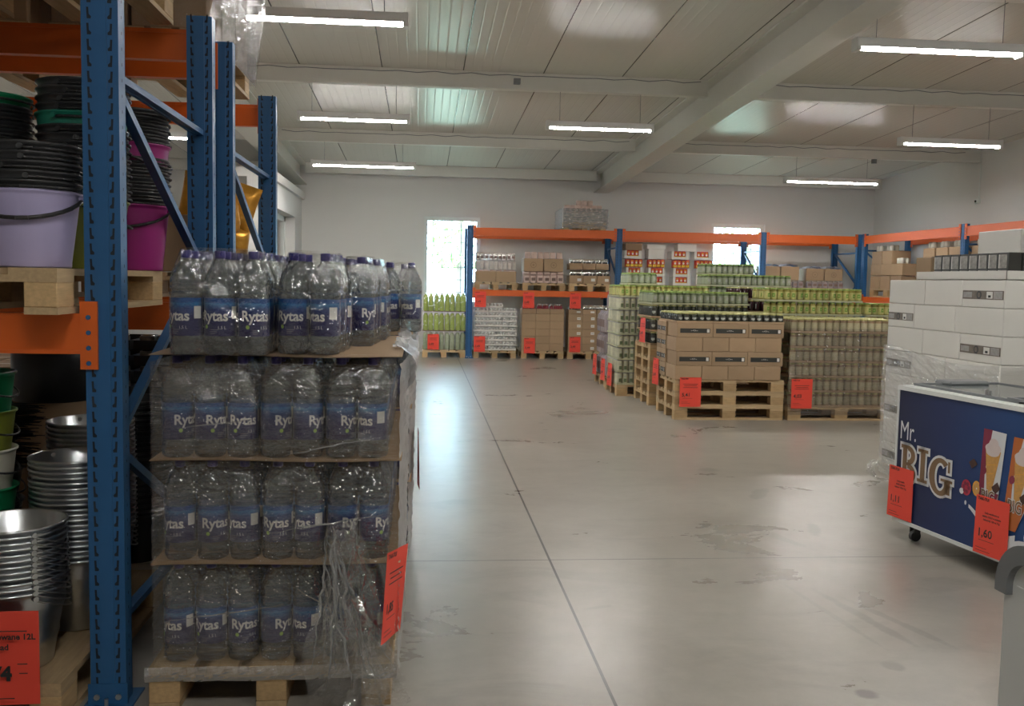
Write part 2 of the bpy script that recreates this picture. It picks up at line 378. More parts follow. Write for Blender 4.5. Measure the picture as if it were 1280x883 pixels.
# windows with frame and bars
def window(k, a, b, z0, z1):
    y = YB+.10
    f = MB().box(a, a+.07, y-.04, y+.04, z0, z1, 'white').box(b-.07, b, y-.04, y+.04, z0, z1, 'white').box(a+.07, b-.07, y-.04, y+.04, z1-.08, z1, 'white').box(a+.07, b-.07, y-.04, y+.04, z0, z0+.07, 'white')
    o = struct(f.build('window_%d' % k))
    g = MB().box(a+.07, b-.07, y-.004, y+.004, z0+.07, z1-.08, 'glass'); g.build('pane', o)
    gr = MB(); yy = YB+.27; nx = 5
    for i in range(1, nx+1): x = a+(b-a)*i/(nx+1); gr.box(x-.006, x+.006, yy-.006, yy+.006, z0, z1, 'grey_plastic')
    for i in range(1, 7): z = z0+(z1-z0)*i/7; gr.box(a, b, yy-.006, yy+.006, z-.006, z+.006, 'grey_plastic')
    gr.build('window_bars', o)
    MB().box(a-.0, b, YB-.03, YB+.06, z0-.02, z0, 'white').build('window_sill', o)
    return o
for k, w in enumerate(WIN): window(k+1, *w)
# stub wall at left with a window recess
SX = -2.36
mb = MB()
mb.box(SX-.3, SX, 14.9, 15.5, 0, 2.96, 'wall').box(SX-.3, SX, 18.1, YB, 0, 2.96, 'wall').box(SX-.3, SX, 15.5, 18.1, 2.56, 2.96, 'wall').box(SX-.3, SX, 15.5, 18.1, 0, 1.0, 'wall')
struct(mb.build('wall_stub'))
struct(MB().box(SX-.9, SX+.06, 14.9, YB, 2.96, 3.10, 'wall').build('trim_1'))
w3 = MB().box(SX-.25, SX-.18, 15.5, 15.6, 1, 2.56, 'white').box(SX-.25, SX-.18, 18.0, 18.1, 1, 2.56, 'white').box(SX-.25, SX-.18, 15.5, 18.1, 2.46, 2.56, 'white').box(SX-.25, SX-.18, 15.5, 18.1, 1, 1.08, 'white').box(SX-.25, SX-.18, 16.75, 16.85, 1, 2.56, 'white')
w3 = struct(w3.build('window_3')); MB().box(SX-.22, SX-.21, 15.6, 18.0, 1.08, 2.46, 'glass').build('pane', w3)
# rafters and purlins
def rafter(k, x0, x1, y0, y1, h=.40):
    mb = MB()
    def bar(xa, xb, d0, d1):      # d measured down from ceiling
        mb.add([(xa, y0, zc(y0)-d1), (xb, y0, zc(y0)-d1), (xb, y1, zc(y1)-d1), (xa, y1, zc(y1)-d1), (xa, y0, zc(y0)-d0), (xb, y0, zc(y0)-d0), (xb, y1, zc(y1)-d0), (xa, y1, zc(y1)-d0)],
               [(0, 3, 2, 1), (4, 5, 6, 7), (0, 1, 5, 4), (2, 3, 7, 6), (1, 2, 6, 5), (0, 4, 7, 3)], 'purlin')
    xm = (x0+x1)/2
    bar(x0, x1, h-.02, h); bar(xm-.012, xm+.012, .02, h-.02); bar(x0, x1, 0, .02)
    return struct(mb.build('trim_%d' % k))
rafter(2, 3.42, 3.72, YF, YB); rafter(3, -2.56, -2.26, YF, YB); k = 4
for i, y in enumerate((18.85, 15.4, 11.5, 7.7, 3.9, .1, -3.7)):
    z = zc(y)
    for xa, xb in ((XL, -2.56), (-2.26, 3.42), (3.72, XR)):
        struct(MB().box(xa, xb, y-.03, y+.03, z-.19, z, 'purlin').box(xa, xb, y-.06, y+.06, z-.20, z-.185, 'purlin').build('trim_%d' % k)); k += 1
# cable runs on purlins
for (y, xa, xb) in ((11.35, -2.2, 3.3), (11.35, 3.8, 9.0), (15.3, -2.2, 3.3), (15.3, 3.8, 9.0)):
    pts = []; nn = 26
    for i in range(nn+1):
        x = xa+(xb-xa)*i/nn; pts.append((x, y, zc(y)-.05-.025*abs(math.sin(i*1.7))))
    tag(MB().tube(pts, .005, 'grey_plastic', 5).build('electric_cable'), 'thin grey cable clipped along the %s ceiling purlin, %s section' % ('middle' if y < 12 else 'far', 'longer left' if xa < 0 else 'right hand'), 'cable', 'cables along the ceiling purlins')
tag(MB().box(1.05, 1.13, 11.35, 11.42, 3.77, 3.83, 'grey_plastic').build('junction_box'), 'small grey junction box under the middle ceiling purlin', 'junction box')

# ------------------------------------------------------------------ lamps
def lamp(xa, xb, y, z, lab, cover=False):
    L_ = xb-xa; xm = (xa+xb)/2; top = zc(y)-.02
    t = thing('ceiling_lamp', lab, 'lamp', 'hanging fluorescent lamps', (xm, y, z))
    MB().box(-L_/2, L_/2, -.06, .06, .0, .05, 'lampbody').box(-L_/2, L_/2, -.060, -.057, -.022, .0, 'lampbody').box(-L_/2, L_/2, .057, .060, -.022, .0, 'lampbody').box(-L_/2-.01, -L_/2+.03, -.055, .055, -.05, .055, 'lampbody').box(L_/2-.03, L_/2+.01, -.055, .055, -.05, .055, 'lampbody').build('housing', t)
    for s in ((-.025, .025)): MB().cyl((-L_/2+.03, s, -.022), (L_/2-.03, s, -.022), .016, 'tube', 10).build('fluorescent_tube', t)
    for s in (-.38, .38): MB().cyl((s*L_, 0, .05), (s*L_, 0, top-z), .003, 'grey_plastic', 5).build('suspension_wire', t)
lamp(-1.62, -.14, 7.7, 3.47, 'fluorescent lamp beside the wrapped load atop the blue rack')
lamp(-1.46, -.17, 11.5, 3.33, 'fluorescent lamp just right of the tallest blue post gap, middle row')
lamp(1.47, 2.76, 11.5, 3.32, 'fluorescent lamp just left of the diagonal steel beam')
lamp(-1.75, -.13, 15.4, 3.24, 'thin fluorescent lamp above the far left window')
lamp(3.41+.12, 4.98, 7.7, 3.44, 'big fluorescent lamp right of the diagonal beam, nearest on that side')
lamp(5.9, 7.22, 11.5, 3.27, 'fluorescent lamp near the right wall, middle row')
lamp(5.95, 7.55, 15.4, 3.20, 'fluorescent lamp nearest the far right corner of the room')
lamp(-3.9-1.1, -3.9, 11.5, 3.41, 'fluorescent lamp glimpsed through the pallet above the lilac bucket')
lamp(-3.95, -2.75, 13.0, 3.26, 'fluorescent lamp glimpsed between blue post and magenta bucket')
for xa, y, w in ((1.0, 3.9, 'left one'), (5.4, 3.9, 'right one'), (-.7, .1, 'one behind the viewer'), (2.4, .1, 'one behind on the right')):  # out-of-view lamps added to brighten the near end of the room
    lamp(xa, xa+1.45, y, 3.55, 'added unseen fluorescent lamp brightening the near end, %s' % w)

# ------------------------------------------------------------------ pallets
def pallet_parts(t, simple=False):      # 1.2 (x) by 0.8 (y), origin at lower left front corner
    d = MB()
    for y0, w in ((0, .145), (.19, .10), (.3275, .145), (.51, .10), (.655, .145)): d.box(0, 1.2, y0, y0+w, .122, .144, 'wood')
    for x0 in (0, .5275, 1.055): d.box(x0, x0+.145, 0, .8, .100, .122, 'wood')
    if simple:
        for x0 in (0, .5275, 1.055):
            for y0 in (0, .35, .70): d.box(x0, x0+.145, y0, y0+.10, .022, .10, 'wood2')
        for y0 in (0, .35, .70): d.box(0, 1.2, y0, y0+.10, 0, .022, 'wood')
        return d
    d.build('top_deck', t)
    blk = MB().cbox(0, .145, 0, .10, .022, .10, .003, 'wood2').mesh('block')
    for x0 in (0, .5275, 1.055):
        for y0 in (0, .35, .70): ob('block', blk, t, (x0, y0, 0))
    b = MB().box(0, 1.2, 0, .10, 0, .022, 'wood').mesh('bottom_board')
    for y0 in (0, .35, .70): ob('bottom_board', b, t, (0, y0, 0))
pal = thing('euro_pallet', 'x', 'pallet'); pallet_parts(pal); PAL = Proto(pal)
spal = MB(); 
_ = pallet_parts(None, True)
PALS = Proto(tag(_.build('wooden_pallet'), 'x', 'pallet'))
def pallet(x, y, z, label, long_x=True, simple=False, group='wooden pallets'):
    P_ = PALS if simple else PAL
    if long_x: return P_.put((x, y, z), 0, label, 'pallet', group)
    return P_.put((x+.8, y, z), PI/2, label, 'pallet', group)

# ------------------------------------------------------------------ pallet racking
def upright(t, x, y, h, w=.115, dp=.07, face=1, side=0):   # post with teardrop slots; face=-1 slots on the -y side too
    mb = MB()
    # open channel: two flanges and a stepped web seen from the aisle
    mb.box(x-w/2, x+w/2, y, y+.004, 0.006, h, 'blue')
    mb.box(x-.022, x+.022, y-.004, y, 0.006, h, 'blue')
    mb.box(x-w/2, x-w/2+.004, y+.004, y+dp, 0.006, h, 'blue').box(x+w/2-.004, x+w/2, y+.004, y+dp, 0.006, h, 'blue')
    mb.box(x-w/2, x-w/2+.02, y+dp-.004, y+dp, 0.006, h, 'blue').box(x+w/2-.02, x+w/2, y+dp-.004, y+dp, 0.006, h, 'blue')
    z = .06
    while z < h-.03:
        for s in (-1, 1):
            cx = x+s*.036
            pts = [(cx+s*.004, z+.036), (cx-s*.003, z+.036), (cx-s*.004, z+.014), (cx-s*.011, z+.007), (cx-s*.010, z), (cx+s*.002, z)][::s]
            mb.add([(px, y-.0012, pz) for px, pz in pts], [list(range(6))], 'slot')
        mb.add([(x+w/2+.0008, y+.03, z+.01), (x+w/2+.0008, y+.036, z+.01), (x+w/2+.0008, y+.036, z+.02), (x+w/2+.0008, y+.03, z+.02)], [(0, 1, 2, 3)], 'slot')
        z += .05
    mb.build('upright', t)
def foot(t, x, y):
    MB().box(x-.075, x+.085, y-.04, y+.12, 0, .006, 'blue').box(x-.064, x+.064, y-.008, y-.004, .006, .075, 'blue').cyl((x-.035, y-.008, .03), (x-.035, y-.014, .03), .010, 'steel', 8).cyl((x+.035, y-.008, .03), (x+.035, y-.014, .03), .010, 'steel', 8).cyl((x, y-.024, .006), (x, y-.024, .03), .007, 'steel', 6).build('foot_plate', t)
def strut(t, p, q, wd=.035):
    p, q = Vector(p), Vector(q); d = (q-p); L_ = d.length; rot = d.to_track_quat('Z', 'X').to_euler()
    mb = MB().box(-.012, .012, -wd/2, wd/2, 0, L_, 'blue').box(-.018, -.012, -wd/2, -wd/2+.006, 0, L_, 'blue')
    o = mb.build('brace', t, p); o.rotation_euler = rot
def frame(lab, xf, yf, dep, h, along='y', group='rack frames', flip=False):
    """ladder frame: two uprights dep apart along y (or along x when rotated) with braces"""
    t = thing('rack_frame', lab, 'rack frame', group, (xf, yf, 0), 0 if along == 'y' else PI/2)
    upright(t, 0, 0, h); upright(t, 0, dep, h); foot(t, 0, 0); foot(t, 0, dep)
    y0, y1 = .07, dep
    zs = [.25]
    while zs[-1]+.62 < h-.05: zs.append(zs[-1]+.62)
    for i in range(len(zs)-1):
        a, b = ((y0, zs[i]), (y1, zs[i+1])) if (i % 2 == 0) != flip else ((y1, zs[i]), (y0, zs[i+1]))
        strut(t, (0, a[0], a[1]), (0, b[0], b[1]))
    strut(t, (0, y0, zs[0]), (0, y1, zs[0])); strut(t, (0, y0, zs[-1]), (0, y1, zs[-1]))
    return t
def beam(lab, x0, x1, y, z0, z1, rz=0, loc=None, group='orange rack beams', flipc=False):
    L_ = x1-x0; t = thing('rack_beam', lab, 'rack beam', group, loc or (x0, y, 0), rz); h = z1-z0
    MB().box(.05, L_-.05, 0, .045, z0, z1, 'orange').box(.05, L_-.05, -.004, 0, z1-.018, z1, 'orange').box(.05, L_-.05, -.004, 0, z0, z0+.012, 'orange').build('beam_profile', t)
    for a, b in ((-.005, .05), (L_-.05, L_+.005)):
        c = MB().box(a, b, -.008, .003, z0-.05, z1+.04, 'orange')
        for i in range(4): c.cyl(((a+b)/2, -.009, z0-.03+i*.05), ((a+b)/2, -.0125, z0-.03+i*.05), .008, 'blue', 8)
        c.build('end_connector', t)
    return t
# near left double rack
frame('tall blue rack frame nearest the viewer, beside the bucket pallet', -1.035, 3.22, 1.38, 2.64, flip=True)
frame('blue rack frame right behind the nearest one', -1.035, 5.08, 1.45, 2.64, flip=True)
XN = -1.09; XW = -3.89
frame('blue rack frame at far end of the bucket bay', XW-.055, 3.22, 1.38, 2.64)
frame('blue rack frame at far end of the golden bag bay', XW-.055, 5.08, 1.45, 2.64)
for y, nm in ((3.214, 'front of bucket bay'), (4.66, 'rear of bucket bay'), (5.074, 'front of the bay behind the buckets'), (6.59, 'rear of the bay behind the buckets')):
    beam('orange beam holding the bucket shelf, '+nm, XW+.02, XN+(.035), y, 1.186, 1.318)
    beam('orange upper beam under the high pallets, '+nm, XW+.02, XN+(.035), y, 2.45, 2.59)
# back rack
XB = [.88, 3.67, 6.45, 8.36]; YR = 17.64
for i, x in enumerate(XB): frame(['blue rack frame beside the green bottles at the back wall', 'blue rack frame between bag shelf and red packet shelf', 'blue rack frame in front of the far right window', 'blue rack frame in the far right corner'][i], x, YR, 1.10, 2.46)
for i in range(3):
    bn = ['bay of paper bags and cans', 'bay of red and yellow packets', 'short bay of brown cartons'][i]
    for y, fr in ((YR-.006, 'front'), (YR+1.16, 'rear')):
        beam('orange top beam, %s of the %s' % (fr, bn), XB[i]+.06, XB[i+1]-.06, y, 2.27, 2.42)
        beam('orange lower beam, %s of the %s' % (fr, bn), XB[i]+.06, XB[i+1]-.06, y, 1.165, 1.275)
# right rack along right wall (front face looks to -x)
for i, y in enumerate((17.45, 14.1, 11.2, 8.3)):
    frame('blue rack frame by the right wall, %s from the corner' % CNT[i], 8.33, y, 0, 2.46, along='y') if 0 else None
    t = thing('rack_frame', 'blue rack frame by the right wall, %s from the corner' % CNT[i], 'rack frame', 'rack frames', (8.33, y, 0), -PI/2)
    upright(t, 0, 0, 2.46); upright(t, 0, .85, 2.46); foot(t, 0, 0); foot(t, 0, .85)
    for a in range(3): strut(t, (0, .07 if a % 2 else .85, .25+.62*a), (0, .85 if a % 2 else .07, .87+.62*a))
    strut(t, (0, .07, 2.15), (0, .85, 2.15))
for i, (ya, yb) in enumerate(((17.39, 14.16), (14.04, 11.26), (11.14, 8.36))):
    for x, nm in ((8.324, 'aisle side'), (9.24, 'wall side')):
        for z0, z1, lv in ((2.27, 2.42, 'top'), (1.165, 1.275, 'lower')):
            beam('orange %s beam by the right wall, %s, %s bay from corner' % (lv, nm, CNT[i]), 0, ya-yb, 0, z0, z1, rz=-PI/2, loc=(x, ya, 0))
# ------------------------------------------------------------------ price tags
def tag_sheet(label, loc, rz=0, w=.21, h=.297, price='5,41', big=True, lines=(), curl=.012, size=.055, tilt=0, group='red price sheets'):
    t = thing('price_sheet', label, 'price sheet', group, loc, rz)
    mb = MB(); nn = 8
    def fy(u, v): return -curl*(math.cos(u*PI*1.1)*.5+.5)*(1-v*.6)
    def P(x, z, off=0):
        u = x/w+.5; v = z/h+1
        return (x, fy(u, v)-off, z)
    mb.grid(lambda u, v: P((u-.5)*w, (v-1)*h), nn, nn, 'red', True)
    mb.grid(lambda u, v: P((.5-u)*w, (v-1)*h, -.0008), nn, nn, 'red', True)
    mb.build('paper', t)
    tx = MB()
    def T(s, sz, x, z, off=0., al='LEFT'):
        vs, fs = text_data(s, sz, off, al)
        tx.add([P(x+v[0], z+v[1], .0012) for v in vs], fs, 'ink')
    T('TAK-TU!', .020, -w*.44, -.022, .0008)
    for i, s in enumerate(lines): T(s, .0125, 0, -.085-.018*i, .0004, 'CENTER')
    if not lines:
        for i in range(3):
            a = -.075-.018*i; q = w*(.34-.05*(i % 2)); tx.add([P(-q, a, .0012), P(q, a, .0012), P(q, a+.004, .0012), P(-q, a+.004, .0012)], [(0, 1, 2, 3)], 'ink')
    T(price, size, -w*.40, -.205, .0009)
    for a, q0, q1 in ((-.225, -.35, .1), (-.265, -.42, -.1), (-.28, -.42, 0)):
        tx.add([P(w*q0, a, .0012), P(w*q1, a, .0012), P(w*q1, a+.002, .0012), P(w*q0, a+.002, .0012)], [(0, 1, 2, 3)], 'ink')
    tx.build('printed_text', t)
    if tilt: t.rotation_euler[0] = tilt
    return t

# ------------------------------------------------------------------ water bottles
BR, BH = .0515, .337
def bottle_mesh():
    p = [(.030, .006), (.044, 0), (.049, .006), (.0505, .018), (.0505, .024), (.0465, .031), (.0505, .038), (.0515, .046), (.0490, .056), (.0495, .06), (.0495, .186), (.0515, .192), (.0515, .200), (.0455, .207), (.0515, .214),
         (.0515, .222), (.0465, .229), (.0510, .236), (.0500, .244), (.040, .268), (.028, .292), (.017, .308), (.0145, .312), (.0145, .322)]
    mb = MB(); mb.lathe(p, 'bottle', 28, wob=lambda t, z: (.045*math.cos(5*t) if z < .03 else 0)); return mb.mesh('water_bottle')
def label_mesh(v):
    mb = MB(); mb.lathe([(.0503, .062), (.0503, .184)], 'wlabel', 32, closed=False)
    r = .0508
    a = v*1.0
    wrap_text(mb, 'Rytas', .047, 'paper', r, a, .112, .0012, .95)
    def patch(a0, a1, z0, z1, mt, rr=r):
        k = 4; vs = []
        for i in range(k+1):
            t = a0+(a1-a0)*i/k
            vs += [(rr*math.cos(t), rr*math.sin(t), z0), (rr*math.cos(t), rr*math.sin(t), z1)]
        mb.add(vs, [(2*i, 2*i+2, 2*i+3, 2*i+1) for i in range(k)], mt)
    patch(a+1.25, a+1.85, .118, .158, 'paper'); patch(a+2.7, a+3.0, .105, .155, 'paper')
    for i in range(6): patch(a+2.74, a+2.96, .110+.007*i, .112+.007*i, 'ink', r+.0003)
    ca = a-.52; mb.add([(r*math.cos(ca+.13*math.cos(t)), r*math.sin(ca+.13*math.cos(t)), .092+.0068*math.sin(t)) for t in [i*PI/5 for i in range(10)]], [list(range(10))], 'dot')
    wrap_text(mb, '1,5 L', .014, 'paper', r, a+.55, .085, 0)
    for i in range(3): patch(a-.2, a+.35-.1*i, .082-.006*i, .0833-.006*i, 'print_grey')
    return mb.mesh('label')
def cap_mesh():
    mb = MB(); mb.lathe([(.0155, .312), (.0168, .314), (.0168, .334), (.0155, BH)], 'cap', 18); mb.lathe([(.0185, .306), (.0185, .310)], 'bottle', 16); return mb.mesh('cap')
BM, CM = bottle_mesh(), cap_mesh()
LM = [label_mesh(v) for v in range(3)]
def pack_film(nx, ny, p=.1065):
    mb = MB(); hx, hy = nx*p/2+.001, ny*p/2+.001
    def ring(z, inset, rr):
        pts = []; 
        for cx, cy, a0 in ((hx, hy, 0), (-hx, hy, PI/2), (-hx, -hy, PI), (hx, -hy, 1.5*PI)):
            for k in range(4):
                a = a0+k*PI/6; sx = 1 if cx > 0 else -1; sy = 1 if cy > 0 else -1
                pts.append((cx-sx*(rr+inset)+rr*math.cos(a), cy-sy*(rr+inset)+rr*math.sin(a), z+.006*R.uniform(-1, 1)*(z > .24)))
        return pts
    rows = [ring(.003, .003, .045), ring(.06, 0, .048), ring(.19, 0, .048), ring(.245, .002, .045), ring(.335, .036, .016), ring(.342, .045, .012)]
    vs = [q for r_ in rows for q in r_]; n_ = 16; fs = []
    for k in range(len(rows)-1):
        for i in range(n_): fs.append((k*n_+i, k*n_+(i+1) % n_, (k+1)*n_+(i+1) % n_, (k+1)*n_+i))
    mb.add(vs, fs, 'film_pack', True)
    return mb.build('shrink_film')
def water_pack(nx, ny, seed, film=True, labels=True):
    rr = random.Random(seed); t = thing('water_bottle_pack', 'x', 'bottle pack', 'shrink wrapped packs of water bottles')
    p = .1065
    for i in range(nx):
        for j in range(ny):
            b = ob('water_bottle', BM, t, ((i-(nx-1)/2)*p, (j-(ny-1)/2)*p, 0), (0, 0, 0))
            b.rotation_euler[2] = -PI/2+rr.uniform(-1.1, 1.1)
            ob('label', LM[0], b); ob('cap', CM, b)
    if film: pack_film(nx, ny).parent = t
    return t
WP = {}
def wpack(nx, ny, v, x, y, z, rz, label):
    k = (nx, ny, v)
    if k not in WP: WP[k] = Proto(water_pack(nx, ny, 10*v+nx))
    return WP[k].put((x, y, z), rz, label, 'bottle pack', 'shrink wrapped packs of water bottles')
pallet(-.89, 3.17, 0, 'pallet under the nearest stack of bottled water', long_x=False)
pallet(-.875, 4.44, 0, 'pallet under the second stack of bottled water', long_x=False)
TZ = [.150, .498, .846]; TH = .346
def sheet_of_card(x0, x1, y0, y1, z, label):
    mb = MB(); 
    mb.grid(lambda u, v: (x0+(x1-x0)*u, y0+(y1-y0)*v, z+.004+.003*math.sin(u*7+v*5)), 10, 10, 'card')
    mb.grid(lambda u, v: (x1-(x1-x0)*u, y0+(y1-y0)*v, z+.0015+.003*math.sin((1-u)*7+v*5)), 10, 10, 'card')
    return tag(mb.build('cardboard_sheet'), label, 'cardboard sheet', 'cardboard sheets between bottle tiers')
X0, Y0 = -.862, 3.20; p = .1065; G = .004
ROWN = ['bottom', 'second', 'third', 'topmost']
for ti in range(3):
    z = TZ[ti]-.002
    xx = X0+(.006 if ti % 2 else 0)
    tn = ROWN[ti]+' tier'
    wpack(3, 2, ti, xx+1.5*p, Y0+p, z, 0, 'three wide pack of water bottles, %s, front left of the near pallet' % tn)
    wpack(2, 3, ti, xx+4*p+G, Y0+1.5*p, z, 0, 'two wide pack of water bottles, %s, front middle of the near pallet' % tn)
    wpack(2, 3, (ti+1) % 3, xx+6*p+2*G, Y0+1.5*p, z, 0, 'two wide pack of water bottles, %s, front right of the near pallet' % tn)
    wpack(3, 2, (ti+1) % 3, xx+1.5*p, Y0+3*p+G, z, 0, 'pack of water bottles behind the front left one, %s' % tn)
    wpack(3, 2, (ti+2) % 3, xx+1.5*p, Y0+5*p+2*G, z, 0, 'third pack back on the left of the near pallet, %s' % tn)
    wpack(2, 3, (ti+2) % 3, xx+4*p+G, Y0+4.5*p+G, z, 0, 'pack of water bottles behind the front middle one, %s' % tn)
    wpack(2, 3, ti, xx+6*p+2*G, Y0+4.5*p+G, z, 0, 'pack of water bottles behind the front right one, %s' % tn)
    wpack(2, 3, (ti+1) % 3, xx+6*p+2*G, Y0+7.5*p+2*G, z, 0, 'third pack back on the aisle side, %s of the near pallet' % tn)
    wpack(2, 2, ti % 3, xx+6*p+2*G, Y0+10*p+3*G, z, 0, 'rearmost pack on the aisle side, %s of the near pallet' % tn)
    sheet_of_card(X0-.02, X0+.80, 3.17, 4.40, TZ[ti]+.3405, 'brown cardboard sheet lying on the %s of bottled water' % tn)
ZT = TZ[2]+TH+.0005
wpack(3, 2, 0, -.655, 3.235, ZT, .02, 'loose three wide pack of water on top, nearest the blue post')
wpack(3, 2, 1, -.66, 3.46, ZT, -.02, 'three wide pack of water on top, behind the nearest one')
wpack(3, 2, 2, -.655, 3.69, ZT, .02, 'third pack back along the left of the top tier')
wpack(3, 2, 0, -.66, 3.92, ZT, 0, 'fourth pack back along the left of the top tier')
wpack(2, 3, 1, -.365, 3.36, ZT, -.10, 'two wide pack of water standing in front centre of the top tier')
wpack(2, 3, 2, -.275, 3.76, ZT, -.06, 'two wide pack of water on top, behind the front centre one')
wpack(2, 3, 0, -.245, 4.13, ZT, -.03, 'two wide pack of water at the rear of the near top tier')
# second pallet
for ti in range(3):
    z = TZ[ti]-.002; tn = ROWN[ti]+' tier'
    wpack(2, 3, ti, -.16, 4.66, z, 0, 'front aisle side pack of the second water pallet, %s' % tn)
    wpack(2, 3, (ti+1) % 3, -.16, 4.99, z, 0, 'middle aisle side pack of the second water pallet, %s' % tn)
    wpack(2, 3, (ti+2) % 3, -.16, 5.32, z, 0, 'rear aisle side pack of the second water pallet, %s' % tn)
    wpack(2, 3, ti, -.38, 4.66, z, 0, 'inner front pack of the second water pallet, %s' % tn)
    wpack(3, 2, ti, -.66, 4.62, z, 0, 'front left pack of the second water pallet, %s' % tn)
    sheet_of_card(-.87, -.04, 4.46, 5.63, TZ[ti]+.3405, 'cardboard sheet on the %s of the second water pallet' % tn)
wpack(2, 3, 1, -.105, 4.82, ZT, 0, 'lone two wide pack at the right end of the top tier')
wpack(3, 2, 1, -.675, 4.62, ZT, 0, 'left front pack atop the second water pallet')
wpack(3, 2, 2, -.675, 4.86, ZT, 0, 'left second pack atop the second water pallet')
wpack(2, 3, 0, -.40, 4.75, ZT, 0, 'middle front pack atop the second water pallet')
wpack(2, 3, 2, -.40, 5.10, ZT, 0, 'middle rear pack atop the second water pallet')
wpack(2, 3, 1, -.15, 5.30, ZT, 0, 'rearmost right pack atop the second water pallet')

# stretch film around the water
def nz(x, y, z): return noise.noise(Vector((x, y, z)))
def wrapped_film(name, label, x0, x1, y0, y1, z0, z1, mts, amp=.006, sag=.02, seed=0, sides='frl'):
    t = thing(name, label, 'stretch film', None)
    def H(u, v, s): return amp*(nz(u*5+s, v*26, seed)+.6*abs(nz(u*9, v*60+s, seed+3)))
    if 'f' in sides: MB().grid(lambda u, v: (x0+(x1-x0)*u, y0-.004-abs(H(u, v, 1))-sag*.0, z0+(z1-z0)*v), 44, 70, mts[0], False).build('front_sheet', t)
    if 'r' in sides: MB().grid(lambda u, v: (x1+.004+abs(H(u*1.5, v, 7))*2+sag*math.sin(PI*min(1, u*1.1))*(.4+.6*v), y0+(y1-y0)*u, z0+(z1-z0)*v), 44, 70, mts[1], False).build('side_sheet', t)
    if 'l' in sides: MB().grid(lambda u, v: (x0-.004-abs(H(u*1.5, v, 4)), y0+(y1-y0)*u, z0+(z1-z0)*v), 24, 40, mts[0], False).build('left_sheet', t)
    return t
wf = wrapped_film('stretch_film', 'clear stretch film wrapped round the lower tiers of the near water pallet', -.875, -.075, 3.185, 4.43, .10, 1.165, ('film', 'film_heavy'), sag=.025)
# band at pallet edge and hanging crumpled tail
mb = MB(); mb.grid(lambda u, v: (-.90+.83*u, 3.162-.006*math.sin(v*PI)+.004*nz(u*30, v*6, 2), .098+.05*v+.006*nz(u*6, 0, 5)), 60, 6, 'film_heavy'); mb.build('edge_band', wf)
def tail(name, cx, wtop, wbot, ztop, zbot, seed, lean=.06, nu=34, nv=60, y=3.15):
    def fn(u, v):
        w_ = wbot+(wtop-wbot)*v**.8; z = zbot+(ztop-zbot)*v
        a = nz(u*4+seed, v*3.5, seed); b = nz(u*9, v*6, seed+9); c = nz(u*17, v*9, seed+5)
        return (cx+(u-.5)*w_+lean*(1-v)+.04*a+.02*b+.004*c, y-.012-.03*abs(b)-.045*abs(a)-.006*c, z+.02*nz(u*6, v*4, seed+2)+.005*c)
    MB().grid(fn, nu, nv, 'film_tail').build(name, wf)
tail('hanging_film', -.255, .10, .36, .64, .03, 3.3, .06, nu=16, nv=26)
tail('hanging_film', -.24, .06, .30, .62, .06, 8.1, .05, y=3.14, nu=12, nv=22)
tail('hanging_film', -.20, .05, .14, .40, .02, 5.7, .05, y=3.13, nu=10, nv=18)
wrapped_film('stretch_film', 'stretch film wrapped round the second water pallet', -.88, -.06, 4.46, 5.62, .10, 1.165, ('film', 'film_heavy'), sag=.03, seed=5, sides='r')
def fold(pts, r0, seed):
    mb = MB(); P_ = []
    for k in range(len(pts)-1):
        a, b = Vector(pts[k]), Vector(pts[k+1])
        for i in range(6): q = a.lerp(b, i/6); P_.append(q+Vector((.022*nz(q.z*14, seed, k)+.01*nz(q.z*40, seed, k), -abs(.012*nz(q.z*18, seed+3, k)), .006*nz(q.x*30, seed, 1))))
    P_.append(Vector(pts[-1])); n_ = len(P_)
    for i in range(n_-1): mb.cyl(P_[i], P_[i+1], max(.0008, r0*math.sin(PI*(i+.5)/n_)), 'film_heavy', 5, max(.0008, r0*math.sin(PI*(i+1.5)/n_)), cap=False, smooth=False)
    mb.build('film_fold', wf)
rf_ = random.Random(21)
for k in range(10):
    xa = -.33+.10*rf_.random(); xb = xa-.06+.34*rf_.random(); ya = 3.145-.03*rf_.random(); zb = .03+.16*rf_.random(); za = .64-.12*rf_.random()
    fold([(xa, ya, za), (xa*.6+xb*.4+.03*rf_.uniform(-1, 1), ya-.012, za*.6+zb*.4), (xb, ya-.02*rf_.random(), zb)], .0035+.003*rf_.random(), k)
for (p_, q_) in (((-.41, 3.16, .41), (-.20, 3.155, .29)), ((-.84, 3.165, .30), (-.45, 3.16, .36)), ((-.42, 3.16, .62), (-.30, 3.155, .63)), ((-.33, 3.15, .34), (-.16, 3.14, .22)), ((-.20, 3.15, .33), (-.08, 3.14, .14)), ((-.80, 3.165, .95), (-.55, 3.165, .98)), ((-.45, 3.165, .86), (-.15, 3.165, .92)), ((-.50, 3.165, .60), (-.12, 3.165, .66))):
    fold([p_, tuple((p_[i]+q_[i])/2 for i in range(3)), q_], .0022, p_[0]*9)
# draped film collar bunched over the aisle side edge
mb = MB()
mb.grid(lambda u, v: (-.10+.085*math.sin(v*PI*.8)+.012*nz(u*14, v*8, 1)-.02*u*0, 3.42+1.75*u, 1.205-.10*v*v-.0+.022*nz(u*12, v*4, 3)-.05*(1-u)*v), 60, 14, 'film_heavy'); mb.build('bunched_collar', wf)
# tags on the water
tg = tag_sheet('twisted red price sheet at the aisle corner of the near water pallet', (-.072, 3.165, .545), rz=1.02, w=.20, h=.30, price='1,85', size=.045)
tg.rotation_euler = (0.05, .10, 1.22)
tag_sheet('red price sheet on the aisle side of the second water pallet', (-.012, 4.75, .70), rz=PI/2, w=.20, h=.29, price='1,85')

